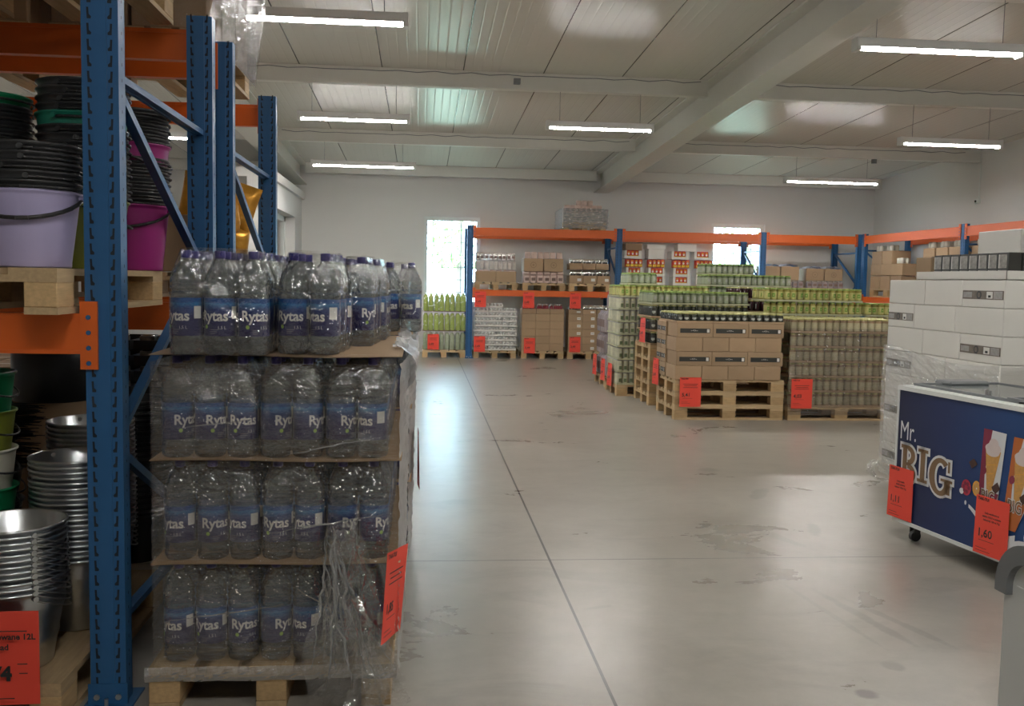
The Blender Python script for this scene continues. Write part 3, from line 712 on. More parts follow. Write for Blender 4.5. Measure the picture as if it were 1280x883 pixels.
# ------------------------------------------------------------------ buckets
def bucket(name, label, cat, group, r0, r1, h, mt, handle='metal_wire', hr=.003, ridges=True, ears=True, hang=True, n=32):
    t = thing(name, label, cat, group)
    w = .0025
    prof = [(r0*.9, .006), (r0, 0), (r0+.002, .004)]
    for f in ((.30, .33, .70, .73) if ridges else ()):
        pass
    k = 14
    for i in range(1, k):
        f = i/k; r = r0+(r1-r0)*f; e = .0035 if ridges and i in (5, 10, 11) else 0
        prof.append((r+e, h*f))
    prof += [(r1, h-.010), (r1+.006, h-.006), (r1+.006, h), (r1+.001, h+.002), (r1-w, h-.003), (r0-w, .010), (0.001, .009)]
    MB().lathe(prof, mt, n, closed=False).build('body', t)
    if ears:
        for s in (-1, 1): e = MB(); e.cyl((0, s*(r1-.008), h-.018), (0, s*(r1+.014), h-.018), .009, mt, 12); e.build('ear', t)
    pts = []
    for i in range(15):
        a = PI*i/14; pts.append((math.sin(a)*(r1+.010), -math.cos(a)*(r1+.006), h-.025-(math.sin(a)*r1*.45 if hang else -.004)))
    MB().tube(pts, hr, handle, 6).build('handle', t)
    return t
BK = {}
def stack(kind, args, x, y, z, n, pitch, where, rot=None, cat='bucket', group=None, rise=0):
    if kind not in BK: BK[kind] = Proto(bucket(*args))
    for i in range(n):
        pos = 'only one' if n == 1 else ('bottom one' if i == 0 else ('topmost one' if i == n-1 else (ORD[i]+' one up' if i < 12 else '%dth one up' % (i+1))))
        pr = BK[kind]
        o = pr.put((x+R.uniform(-.002, .002), y+R.uniform(-.002, .002), z+i*pitch), (rot if rot is not None else R.uniform(-.3, .3)), '%s, %s' % (where, pos), cat, group or kind)
G1 = ('galvanised_bucket', 'x', 'bucket', 'galvanised buckets', .115, .162, .27, 'galv')
pallet(-1.93, 3.06, 0, 'pallet under the nested galvanised buckets', long_x=False)
pallet(-2.78, 3.06, 0, 'pallet left of the galvanised bucket pallet', long_x=False)
stack('galvanised buckets', G1, -1.345, 3.25, .146, 12, .019, 'shiny galvanised bucket in the stack behind the red sheet', rot=.75)
stack('galvanised buckets', G1, -1.265, 3.63, .146, 20, .019, 'shiny galvanised bucket in the middle stack by the blue post', rot=.9)
stack('galvanised buckets', G1, -1.34, 4.00, .146, 24, .019, 'shiny galvanised bucket in the rear stack of the floor pallet', rot=.6)
tag_sheet('red price sheet hung before the galvanised buckets', (-1.31, 3.025, .395), rz=0, w=.26, h=.30, price='74', lines=(), size=.05)
# the visible words of that sheet
t = bpy.data.objects[[o.name for o in bpy.data.objects if o.get('label') == 'red price sheet hung before the galvanised buckets'][0]]
tx = [c for c in t.children if c.name.startswith('printed_text')][0]; bpy.data.objects.remove(tx)
mb = MB(); put_text(mb, 'kowane 12L', .026, 'ink', .125, -.085, -.0165, .0008, 'RIGHT'); put_text(mb, 'sad', .026, 'ink', .045, -.118, -.0165, .0008, 'RIGHT'); put_text(mb, '74', .062, 'ink', .052, -.215, -.0165, .003, 'RIGHT')
for a, b, z in ((.02, .10, -.06), (.07, .10, -.165), (.075, .10, -.195), (-.06, .06, -.275)): mb.box(a, b, -.0168, -.0164, z, z+.003, 'ink')
mb.build('printed_text', t)
P0 = ('charcoal_bucket', 'x', 'bucket', 'charcoal plastic buckets', .10, .148, .24, 'charcoal', 'black', .004, False, True, False)
stack('charcoal buckets', P0, -1.28, 4.42, .155, 20, .026, 'black plastic bucket stacked on the floor behind the blue post', group='charcoal plastic buckets')
pallet(-1.93, 4.27, 0, 'dark pallet behind the galvanised bucket pallet', long_x=False) if 0 else None
# brushes and coloured tubs at far left of the floor level
def tubs(x, y, z, seq, where, r0=.11, r1=.15, h=.24, step=.13):
    for i, c in enumerate(seq):
        t = bucket('plastic_tub', '%s plastic tub, %s, %s from the bottom' % (c, where, CNT[i]), 'tub', 'coloured plastic tubs', r0, r1, h, {'white': 'cream', 'black': 'charcoal', 'red': 'darkred'}.get(c, c), 'black', .004, False)
        t.location = (x, y, z+i*step)
tubs(-1.62, 3.60, .146, ['black', 'black', 'green', 'white', 'olive', 'green'], 'in the floor stack left of the buckets', r1=.14, step=.14)
tubs(-1.78, 4.02, .146, ['black', 'black', 'black'], 'in the dark floor stack')
def broom_head(x, y, z, rz, lab):
    t = thing('broom_head', lab, 'broom', 'black broom heads', (x, y, z), rz)
    MB().cbox(-.03, 0, -.14, .14, 0, .05, .008, 'black').build('head_block', t)
    mb = MB()
    for i in range(26):
        for j in range(3):
            a = -.13+.26*i/25; b = .012+.013*j; mb.cyl((-.005, a, b), (R.uniform(.10, .15), a*1.2+R.uniform(-.01, .01), b+R.uniform(-.006, .006)), .0045, 'black', 4, .002, False)
    mb.build('bristle_tuft', t); return t
for i in range(5): broom_head(-1.74+R.uniform(-.02, .02), 3.98, .652+.053*i, -.5+.25*R.uniform(-1, 1), 'black broom head lying on the dark tubs, %s from the bottom' % CNT[i])
dr = thing('cardboard_drum', 'tall round drum, dark above and brown below, behind the floor buckets', 'drum', None, (-1.64, 4.44, .002))
MB().lathe([(.165, 0), (.17, .01), (.17, .88)], 'card2', 28).build('lower_shell', dr)
MB().lathe([(.172, .88), (.178, .885), (.178, 1.12), (.17, 1.13)], 'charcoal', 28).build('lid_band', dr)

# shelf level 1
Z1 = 1.319
pallet(-1.92, 3.06, Z1, 'pallet under the lilac bucket on the shelf', long_x=False)
pallet(-2.77, 3.06, Z1, 'shelf pallet left of the lilac bucket', long_x=False)
ZB = Z1+.146
LB = ('lilac_bucket', 'x', 'bucket', 'lilac buckets', .118, .150, .245, 'lilac', 'black', .007, False)
stack('lilac buckets', LB, -1.275, 3.27, ZB, 1, .02, 'lilac plastic bucket with black handle on the shelf', rot=-PI/2+.1)
stack('black buckets', ('black_bucket', 'x', 'bucket', 'black buckets', .118, .152, .245, 'charcoal', 'black', .005, False, True, False), -1.275, 3.27, ZB+.028, 5, .030, 'black bucket nested in the lilac one', group='black buckets nested above the lilac one')
stack('olive buckets', ('olive_bucket', 'x', 'bucket', 'olive buckets', .118, .150, .245, 'olive', 'black', .005, False), -1.225, 3.62, ZB, 1, .02, 'olive plastic bucket behind the lilac one')
stack('black tall', ('black_bucket', 'x', 'bucket', 'black buckets', .118, .150, .245, 'charcoal', 'black', .005, False, True, False), -1.225, 3.62, ZB+.03, 9, .028, 'black bucket nested above the olive one', group='black buckets above the olive one')
stack('teal buckets', ('teal_bucket', 'x', 'bucket', 'teal buckets', .120, .153, .245, 'teal', 'black', .005, False, True, False), -1.225, 3.62, ZB+.30, 1, .02, 'teal rimmed bucket amid the dark shelf stack')
stack('black tall', None, -1.225, 3.62, ZB+.33, 4, .028, 'black bucket nested above the teal one', group='black buckets above the teal one')
stack('red buckets', ('dark_red_bucket', 'x', 'bucket', 'dark red buckets', .120, .153, .245, 'darkred', 'black', .005, False, True, False), -1.565, 3.62, ZB+.18, 1, .02, 'dark red bucket in the stack left of the olive one')
stack('black tall', None, -1.565, 3.62, ZB, 6, .028, 'black bucket nested under the dark red one', group='black buckets under the dark red one')
stack('black tall', None, -1.565, 3.62, ZB+.21, 5, .028, 'black bucket nested above the dark red one', group='black buckets above the dark red one')
stack('green buckets', ('green_bucket', 'x', 'bucket', 'green buckets', .120, .153, .245, 'green', 'black', .005, False, True, False), -1.565, 3.62, ZB+.36, 1, .02, 'green bucket crowning the dark shelf stack')
MG = ('magenta_bucket', 'x', 'bucket', 'magenta buckets', .125, .155, .27, 'magenta', 'black', .006, False)
stack('magenta buckets', MG, -1.225, 4.18, ZB, 1, .02, 'magenta bucket on the shelf behind the blue post', rot=-PI/2)
stack('black tall', None, -1.225, 4.18, ZB+.05, 7, .028, 'black bucket nested in the magenta one', group='black buckets above the magenta one')
stack('magenta buckets', MG, -1.225, 4.18, ZB+.25, 1, .02, 'magenta rimmed bucket near the top of its dark stack')
stack('black tall', None, -1.225, 4.18, ZB+.30, 5, .028, 'black bucket at the top of the magenta stack', group='black buckets atop the magenta stack')

# ------------------------------------------------------------------ cartons
def carton(w, d, h, mt='card', c=.004, bulge=0, lab=None, tape=True, print_=None, name='carton'):
    """origin bottom centre; front is -y"""
    t = thing(name, 'x', 'carton')
    MB().cbox(-w/2, w/2, -d/2, d/2, 0, h, c, mt, bulge).build('carton_body', t)
    e = max(bulge, 0)+.0012
    if tape: 
        tp = MB(); tp.box(-w/2-.0008, w/2+.0008, -.025, .025, h, h+.0012, 'tape'); tp.build('tape', t)
    if lab == 'white': 
        mb = MB(); mb.box(w*.12, w*.38, -d/2-e, -d/2-.0002, h*.25, h*.6, 'paper'); mb.box(w*.15, w*.35, -d/2-e-.0006, -d/2-e, h*.38, h*.46, 'print_grey'); mb.build('label', t)
    if lab == 'dark':
        mb = MB(); mb.box(-w*.42, w*.42, -d/2-e, -d/2-.0002, h*.30, h*.62, 'dark_label'); 
        mb.box(w*.33, w*.40, -d/2-e-.0008, -d/2-e, h*.34, h*.58, 'paper'); put_text(mb, 'GREEN GARDEN'[:0] or '~<>~', h*.22, 'paper', -.01, h*.40, -d/2-e-.001)
        mb.build('label', t)
    if lab == 'product':
        mb = MB(); z0, z1 = h*.30, h*.62
        mb.box(-w*.48, w*.48, -d/2-e, -d/2-.0002, z0, z1, 'print'); mb.box(-w*.46, -w*.25, -d/2-e-.0006, -d/2-e, z0+.01, z1-.01, 'print_grey')
        mb.cyl((-w*.08, -d/2-e, (z0+z1)/2), (-w*.08, -d/2-e-.0008, (z0+z1)/2), h*.15, 'dark_label', 20)
        mb.cyl((-w*.08, -d/2-e-.0008, (z0+z1)/2), (-w*.08, -d/2-e-.0014, (z0+z1)/2), h*.09, 'print', 16)
        mb.box(w*.10, w*.24, -d/2-e-.0008, -d/2-e, z0+.006, z1-.006, 'paper'); mb.box(w*.14, w*.20, -d/2-e-.0012, -d/2-e-.0008, z0+.012, z0+.026, 'ink')
        mb.box(w*.26, w*.46, -d/2-e-.0006, -d/2-e, z0+.004, z1-.004, 'print_grey')
        mb.build('label', t)
    if lab == 'ring':
        mb = MB(); r = h*.24; mb.cyl((0, -d/2-e, h*.5), (0, -d/2-.0002, h*.5), r, 'card2', 20); mb.cyl((0, -d/2-e-.0006, h*.5), (0, -d/2-e, h*.5), r*.75, mt, 20); mb.cyl((0, -d/2-e-.001, h*.5), (0, -d/2-e-.0006, h*.5), r*.4, 'card2', 6)
        mb.build('printed_emblem', t)
    return t
CP = {}
def cart(key, args, x, y, z, rz, label, group):
    if key not in CP: CP[key] = Proto(carton(**args))
    return CP[key].put((x, y, z), rz, label, 'carton', group)
def open_tray(w, d, h, mt='card', name='open_tray'):
    t = MB(); k = .004
    t.box(-w/2, w/2, -d/2, d/2, 0, k, mt).box(-w/2, w/2, -d/2, -d/2+k, 0, h, mt).box(-w/2, w/2, d/2-k, d/2, 0, h, mt).box(-w/2, -w/2+k, -d/2, d/2, 0, h, mt).box(w/2-k, w/2, -d/2, d/2, 0, h, mt)
    return t

# ------------------------------------------------------------------ jars and cans
M['pickle'] = mat('pickled_vegetables', (.28, .24, .06), .25, var=.6, scale=30, rnd=.25)
M['pickle_label'] = mat('green_jar_label', (.52, .50, .18), .5, var=.4, scale=25, rnd=.18)
M['leaf_print'] = mat('green_leaf_print', (.14, .33, .03), .5)
M['lid_green'] = mat('green_lid', (.30, .42, .10), .35, .3)
M['lid_gold'] = mat('gold_green_lid', (.52, .50, .22), .3, .5)
M['jar_dull'] = mat('mixed_vegetable_jar', (.27, .18, .10), .3, var=.45, scale=22, rnd=.28)
M['jar_dull_label'] = mat('faded_jar_label', (.42, .38, .24), .5, var=.4, scale=25, rnd=.25)
M['darkjar'] = mat('dark_jar', (.05, .055, .035), .25, var=.5, scale=20, rnd=.4)
M['emblem'] = mat('pale_print', (.48, .50, .45), .5)
M['pea'] = mat('pea_can_label', (.58, .57, .42), .45, var=.35, scale=25, rnd=.15)
M['greenjar'] = mat('green_brine_jar', (.15, .19, .10), .25, var=.5, scale=22, rnd=.25)
M['greenjar_label'] = mat('sage_jar_label', (.36, .40, .27), .45, var=.3, scale=30, rnd=.15)
M['beet'] = mat('beetroot_jar', (.045, .012, .02), .18, var=.4, scale=20, rnd=.3)
M['tray_green'] = mat('green_edge_tray', (.46, .47, .30), .7)
def jar_mesh(kind, r=.037, h=.152):
    mb = MB(); K = dict(pickle=('pickle', 'pickle_label', 'lid_green'), dull=('jar_dull', 'jar_dull_label', 'lid_gold'), dark=('darkjar', 'dark_label', 'lid_gold'), green=('greenjar', 'greenjar_label', 'lid_green'),
                        pea=('steel', 'pea', 'steel'), beet=('beet', 'beet', 'lid_gold'))[kind]
    n = 14
    if kind == 'pea':
        mb.lathe([(r*.9, 0), (r, .003), (r, .008), (r-.001, .010)], 'steel', n); mb.lathe([(r-.0005, .010), (r-.0005, h-.012)], 'pea', n, closed=False); mb.lathe([(r-.001, h-.012), (r, h-.008), (r, h-.003), (r*.9, h-.004)], 'steel', n)
    else:
        mb.lathe([(r*.85, 0), (r, .008), (r, h-.030), (r*.82, h-.018)], K[0], n); mb.lathe([(r*.86, h-.018), (r*.88, h-.016), (r*.88, h-.003), (r*.80, h)], K[2], n)
        mb.lathe([(r+.0006, .025), (r+.0006, h-.042)], K[1], n, closed=False)
    rr = r+.0012
    def patch(a0, a1, z0, z1, mt):
        vs = []
        for i in range(5): t = a0+(a1-a0)*i/4; vs += [(rr*math.cos(t), rr*math.sin(t), z0), (rr*math.cos(t), rr*math.sin(t), z1)]
        mb.add(vs, [(2*i, 2*i+2, 2*i+3, 2*i+1) for i in range(4)], mt)
    for a in (-PI/2, PI/2):
        if kind == 'pickle': patch(a-.45, a+.45, h*.32, h*.60, 'leaf_print'); patch(a-.2, a+.2, h*.40, h*.50, 'pickle_label')
        if kind == 'dull': patch(a-.3, a+.3, h*.30, h*.62, 'jar_dull_label')
        if kind == 'dark': patch(a-.6, a+.6, h*.36, h*.52, 'emblem'); patch(a-.3, a+.3, h*.30, h*.36, 'emblem')
        if kind == 'green': patch(a-.4, a+.4, h*.35, h*.6, 'emblem')
        if kind == 'pea': patch(a-.5, a+.5, h*.2, h*.5, 'greenjar'); patch(a-.4, a+.4, h*.6, h*.7, 'emblem')
        if kind == 'beet': patch(a-.15, a+.05, h*.3, h*.7, 'emblem')
    return mb.mesh(kind+'_jar')
JM = {}
JN = dict(pickle='pickle_jar', dull='vegetable_jar', dark='dark_jar', green='green_jar', pea='pea_can', beet='beetroot_jar')
JP = {}
def jar_tray(kind, keep, nx=5, ny=3, h=.152, pitch=.078):
    """keep: all / front / corner (front row and left column) / left"""
    k = (kind, keep, nx, ny, h)
    if k not in JP:
        if (kind, h) not in JM: JM[kind, h] = jar_mesh(kind, .0365, h)
        t = thing('jar_tray', 'x', 'tray')
        w, d = nx*pitch, ny*pitch
        open_tray(w+.004, d+.004, .022, 'tray_green' if kind in ('pickle', 'green', 'pea') else 'card').build('tray', t)
        for j in range(ny):
            for i in range(nx):
                if keep == 'front' and j > 0: continue
                if keep == 'corner' and j > 0 and i > 0: continue
                if keep == 'left' and i > 0: continue
                ob(JN[kind], JM[kind, h], t, ((i-(nx-1)/2)*pitch, (j-(ny-1)/2)*pitch, .0042), (0, 0, R.uniform(-.5, .5)))
        JP[k] = Proto(t)
    return JP[k]
CATN = dict(pickle='pickle jars', dull='vegetable jars', dark='dark jars', green='green jars', pea='cream cans', beet='beetroot jars')
def tiers(x0, y0, z, kinds, where, keeps, nxt=3, nyt=3, h=.152, top='all', rows_back=0, nx=5):
    """stack of tiers of jar trays starting at corner x0,y0; lower tiers keep only rows that show"""
    W_, D_ = nx*.078+.006, 3*.078+.006
    for ti, kind in enumerate(kinds):
        last = ti == len(kinds)-1
        for ix in range(nxt):
            for iy in range(nyt if (last or 'L' in keeps) else 1):
                if not last and iy > 0 and ix > 0: continue
                if last: kp = 'all' if top == 'all' else 'corner'
                elif ix == 0 and 'L' in keeps: kp = 'corner' if iy == 0 else 'left'
                else: kp = 'front'
                lab = 'tray of %s, %s tier, %s column, %s row, %s' % (CATN[kind], ORD[ti], CNT[ix], CNT[iy], where)
                jar_tray(kind, kp, nx, 3, h).put((x0+W_*(ix+.5), y0+D_*(iy+.5), z+ti*(h+.0085)), 0, lab, 'tray', 'jar trays '+where)
# D: cartons on three pallets, dark jars on top
for k in range(3): pallet(2.70, 9.88, .1445*k, 'light pallet under the brown jar cartons, %s of three' % ['bottom', 'middle', 'top'][k])
zz = .4345; hh = .15
gD = 'brown cartons on the three pallets'
for r_ in range(4):
    z = zz+r_*(hh+.0015)
    if r_ % 2 == 0:
        for i in range(4): cart('D4', dict(w=.287, d=.39, h=hh, bulge=.006), 2.69+.29*(i+.5), 9.86+.2, z, 0, 'plain brown carton, %s layer, %s from left, on three pallets' % (ORD[r_], CNT[i]), gD)
    else:
        for i in range(3): cart('D3', dict(w=.387, d=.39, h=hh, bulge=.004, lab='dark'), 2.70+.39*(i+.5), 9.86+.2, z, 0, 'brown carton with black front label, %s layer, %s from left, on three pallets' % (ORD[r_], CNT[i]), gD)
    for i in range(2):
        cart('DL', dict(w=.195, d=.38, h=hh, bulge=.003, lab='dark'), 2.685+.19, 10.265+.2*(i+.5), z, -PI/2, 'brown carton with labelled end, %s layer, %s back, aisle side' % (ORD[r_], CNT[i+1]), gD)
    for i in range(2):
        cart('D4', None, 3.10+.29*(i+.5)+.02, 10.265+.2, z, 0, 'plain brown carton, %s layer, %s inner one behind the front cartons' % (ORD[r_], CNT[i]), gD)
# open top cartons: jars standing in trays
for ix in range(3):
    for iy in range(3):
        jar_tray('dark', 'all', 5, 3, .105).put((2.69+.396*(ix+.5), 9.865+.25*(iy+.5), zz+4*(hh+.0015)), 0, 'tray of dark jars atop the brown cartons, %s column, %s row back' % (CNT[ix], CNT[iy]), 'tray', 'dark jar trays on brown cartons')
# E: tall pickle jar stack, film wrapped
pallet(3.95, 9.87, 0, 'film wrapped pallet under the tall jar stack')
tiers(3.955, 9.885, .146, ['dull']*5+['dull'], 'on the tall wrapped jar stack', 'F')
wrapped_film('stretch_film', 'stretch film round the tall jar stack marked 4,03', 3.945, 5.15, 9.875, 10.66, .06, 1.0, ('film_jar', 'film_jar'), amp=.008, seed=9, sides='fr') 
pallet(3.97, 10.74, 0, 'pallet behind the tall wrapped jar stack')
tiers(3.97, 10.745, .146, ['dull']*6+['pickle', 'pickle'], 'behind the wrapped jar stack', 'F', nyt=2)
pallet(5.2, 10.74, 0, 'pallet right behind the wrapped jar stack')
tiers(5.2, 10.745, .146, ['dull']*6+['pickle'], 'right behind the wrapped jar stack', 'F', nyt=1)
# C: five pallets with dark jars
for k in range(5): pallet(2.70, 11.04, .1445*k, 'light pallet in the stack of five empties, %s' % ORD[k])
tiers(2.705, 11.045, .7235, ['dark', 'dark', 'dark', 'green'], 'on the five stacked pallets', 'L')
# C2: beetroot and green behind D right
pallet(3.93, 11.62, 0, 'pallet of beetroot jars in the middle of the island')
tiers(3.93, 11.63, .146, ['green']*6+['beet', 'beet'], 'in the middle of the island', 'F', nxt=2, nyt=2)
# B: cream cans
pallet(2.50, 11.95, 0, 'pallet of cream cans at the aisle side')
tiers(2.50, 11.955, .146, ['pea']*7+['pickle'], 'on the aisle side can stack', 'L', nxt=3, nyt=3)
tiers(2.62, 12.03, .146+8*.1605, ['green'], 'crowning the aisle side can stack', 'F', nxt=1, nyt=2)
pallet(3.78, 12.44, 0, 'pallet of green jars at the island rear')
tiers(3.78, 12.45, .146, ['green']*9, 'on the island rear stack', 'F', nxt=3, nyt=2)
pallet(3.78, 13.26, 0, 'rearmost pallet of green jars on the island')
tiers(3.95, 13.27, .146, ['green']*9+['green'], 'on the rearmost island stack', 'F', nxt=2, nyt=1)
pallet(2.55, 13.0, 0, 'pallet of wrapped grey bags at the island corner')
# A: wrapped paper bags with red tops
M['bag_grey'] = mat('grey_purple_bag', (.30, .25, .26), .45, var=.4, scale=14, rnd=.2)
M['bag_red'] = mat('dark_red_bag', (.30, .02, .04), .4, var=.3, scale=14)
M['bag_white'] = mat('white_paper_bag', (.66, .60, .55), .6, var=.2, scale=18, rnd=.1)
M['bag_pink'] = mat('pinkish_paper_bag', (.66, .50, .44), .6, var=.25, scale=18, rnd=.1)
M['bag_print'] = mat('bag_print', (.20, .13, .11), .6)
def bag_mesh(w, d, h, mt, top=None, pr=None):
    mb = MB(); 
    def sec(z, s, q):
        out = []
        for i in range(12):
            a = 2*PI*i/12; c, s_ = math.cos(a), math.sin(a)
            out.append((s*w/2*math.copysign(abs(c)**.5, c), q*d/2*math.copysign(abs(s_)**.5, s_), z))
        return out
    rows = [sec(0, .9, .9), sec(h*.06, 1, 1), sec(h*.5, 1.02, 1.04), sec(h*.80, .98, .9), sec(h*.90, .95, .35), sec(h, .92, .12)]
    vs = [q for r_ in rows for q in r_]
    for k in range(5): mb.add(rows[k]+rows[k+1], [(i, (i+1) % 12, 12+(i+1) % 12, 12+i) for i in range(12)], top if (top and k >= 3) else mt, True)
    mb.add(rows[0], [list(range(12))[::-1]], mt); mb.add(rows[-1], [list(range(12))], top or mt)
    if pr: mb.box(-w*.3, w*.3, -d/2*1.06, -d/2*1.02, h*.25, h*.6, pr)
    return mb.mesh('bag')
def bag_row(name, me, label, cat, group, x0, y, z, n, pitch, rz=0, dz=0, ny=1, py=.1):
    for j in range(ny):
        for i in range(n):
            o = ob(name, me, None, (x0+pitch*i+R.uniform(-.004, .004), y+py*j, z), (0, 0, rz+R.uniform(-.06, .06)))
            tag(o, label % (CNT[i], CNT[j]), cat, group)
me = bag_mesh(.19, .12, .30, 'bag_grey', 'bag_grey', 'bag_print'); met = bag_mesh(.19, .12, .28, 'bag_grey', 'bag_red')
for k in range(3):
    bag_row('flour_bag', me, 'grey paper bag, '+ORD[k]+' layer, %s across, %s back, island corner pallet', 'bag', 'grey bags on the island corner', 2.67, 13.08, .146+.302*k, 5, .2, ny=1)
    for j in range(4): tag(ob('flour_bag', me, None, (2.62, 13.24+.145*j, .146+.302*k), (0, 0, -PI/2)), 'grey paper bag, %s layer, %s along the aisle side, island corner pallet' % (ORD[k], CNT[j]), 'bag', 'grey bags on the island corner')
bag_row('flour_bag', met, 'red topped bag, %s across, %s back, crowning the island corner pallet', 'bag', 'red topped bags on the island corner', 2.67, 13.08, .146+.302*3, 5, .2, ny=1)

# tags of the island
tag_sheet('red price sheet reading 5,41 on the brown carton pallets', (2.86, 9.855, .46), w=.235, h=.315, price='5,41')
tag_sheet('red price sheet reading 4,03 on the wrapped jar stack', (4.085, 9.845, .455), w=.235, h=.32, price='4,03')
for (x, y, z, rz, lab) in ((2.675, 10.62, .60, -PI/2, 'red price sheet on the aisle side of the carton pallets'), (2.66, 11.25, 1.04, -PI/2, 'red price sheet on the dark jars above the five pallets'),
                           (2.47, 12.25, .40, -PI/2, 'red price sheet on the cream can stack, nearer one'), (2.47, 12.72, .42, -PI/2, 'red price sheet on the cream can stack, farther one'), (2.51, 13.55, .42, -PI/2, 'red price sheet on the grey bag pallet')):
    tag_sheet(lab, (x, y, z), rz, price='3,49', curl=.02)

# ------------------------------------------------------------------ F: white carton stack by the freezer
pallet(3.50, 5.50, 0, 'pallet under the white cartons, nearer half', long_x=False) if 0 else None
pallet(3.50, 5.48, 0, 'pallet under the stack of white cartons', long_x=False)
FH = .1705; FX = 3.455
def fcart(y1, y0, row, lab, label, x=FX, dep=.39, z=None):
    L_ = y1-y0; key = ('F', round(L_, 2), lab, dep)
    cart(key, dict(w=L_-.004, d=dep, h=FH-.002, mt='white_card', lab='product' if lab else None, tape=False, bulge=.002), x+dep/2, (y0+y1)/2, .146+row*FH if z is None else z, -PI/2, label, 'white cartons in the stack')
NM = ['near', 'middle', 'far', 'farthest']
lay = {7: [(6.78, 6.28, 0), (6.28, 5.82, 0), (5.82, 5.37, 1)], 6: [(6.78, 6.41, 1), (6.41, 5.89, 0), (5.89, 5.37, 0)], 5: [(6.78, 6.28, 0), (6.28, 5.82, 0), (5.82, 5.37, 1)], 4: [(6.78, 6.41, 1), (6.41, 5.98, 0), (5.98, 5.37, 0)],
       3: [(6.78, 6.28, 0), (6.28, 5.82, 0), (5.82, 5.37, 1)], 2: [(6.78, 6.41, 1), (6.41, 5.89, 0), (5.89, 5.37, 0)], 1: [(6.78, 6.28, 0), (6.28, 5.82, 0), (5.82, 5.37, 1)], 0: [(6.78, 6.41, 1), (6.41, 5.89, 0), (5.89, 5.37, 0)]}
for r_, ls in lay.items():
    for i, (a, b, l) in enumerate(ls): fcart(a, b, r_, l, 'white carton%s, %s layer, %s end of the aisle face' % (' with brown picture label' if l else '', ORD[r_], NM[len(ls)-1-i]))
    for i in range(3):
        key = ('FF', r_ % 2)
        cart(key, dict(w=.40-.004, d=.46, h=FH-.002, mt='white_card', lab='product' if r_ % 2 == 0 else None, tape=False), FX+.39+.4*i+.2, 5.60, .146+r_*FH, 0, 'white carton on the front face, %s layer, %s beyond the corner' % (ORD[r_], CNT[i]), 'white cartons in the stack')
ZF = .146+8*FH+.001
# opened tray with black and white jars
dt = open_tray(1.04, .38, .055, 'white_card').build('display_tray', None, (FX+.20, 5.90, ZF), (0, 0, -PI/2)); tag(dt, 'shallow white tray of boxed jars on top of the white cartons', 'tray')
M['sketch'] = mat('black_white_print', (.30, .28, .25), .3, var=.9, scale=40)
def small_pack():
    t = thing('jar_box', 'x', 'jar box')
    MB().cbox(-.05, .05, -.04, .04, 0, .16, .003, 'dark_label').build('box_body', t)
    mb = MB()
    for z0, z1 in ((.012, .055), (.065, .148)): mb.box(-.05*.82, .05*.62, -.0412, -.0401, z0, z1, 'sketch'); mb.box(-.049, -.043, -.0414, -.0401, z0, z1, 'paper')
    mb.build('printed_front', t); return t
SPk = Proto(small_pack())
for i in range(10):
    for j in range(2):
        if i >= 8 and j == 0: continue
        SPk.put((FX+.065+.09*j, 5.44+.104*i, ZF+.0045), -PI/2, 'dark printed jar box in the white tray, %s from the near end, %s row' % (CNT[min(i, 8)] if i < 9 else 'last', CNT[j]), 'jar box', 'boxed jars in the white tray')
cart('Fb', dict(w=.2, d=.14, h=.15), FX+.085, 6.345-.0, ZF+.0045, -PI/2, 'small brown carton at the far end of the white tray', None)
for i, (x, y, z, l, lb) in enumerate(((3.87, 5.62, ZF, 1, 'white carton behind the tray, lower one at the near end'), (3.87, 5.62, ZF+FH, 0, 'white carton behind the tray, second one at the near end'), (3.87, 5.62, ZF+2*FH, 1, 'white carton with label crowning the near end'),
                                     (3.87, 6.12, ZF, 0, 'white carton behind the tray, lower one at the far end'), (3.87, 6.12, ZF+FH, 0, 'white carton behind the tray, upper one at the far end'))):
    fcart(y+.24, y-.24, 0, l, lb, x=x, dep=.39, z=z+.0005)
M_ff = film_mat('film_on_white', .80, tint=(.7, .7, .68), rough=.15, haze=.6, bscale=8, bump=1, stretch=(1, 1, 3)); M['film_white'] = M_ff
ft = thing('stretch_film', 'stretch film round the lower layers of white cartons', 'stretch film')
MB().grid(lambda u, v: (FX-.010-.018*abs(nz(u*7, v*18, 4))-.012*abs(nz(u*16, v*40, 6)), 5.36+1.44*u, .07+.93*v-.03*math.sin(u*5)*v), 50, 60, 'film_white').build('side_sheet', ft)
MB().grid(lambda u, v: (FX-.01+1.2*u, 5.355-.012*abs(nz(u*7, v*18, 4)), .07+.93*v), 20, 30, 'film_white').build('front_sheet', ft)
MB().grid(lambda u, v: (FX-.03-.10*v*(1-v)*2+.03*nz(u*9, v*9, 2), 6.72+.12*u+.03*nz(u*9, v*12, 7), .02+.14*v), 14, 14, 'film_white').build('loose_end', ft)
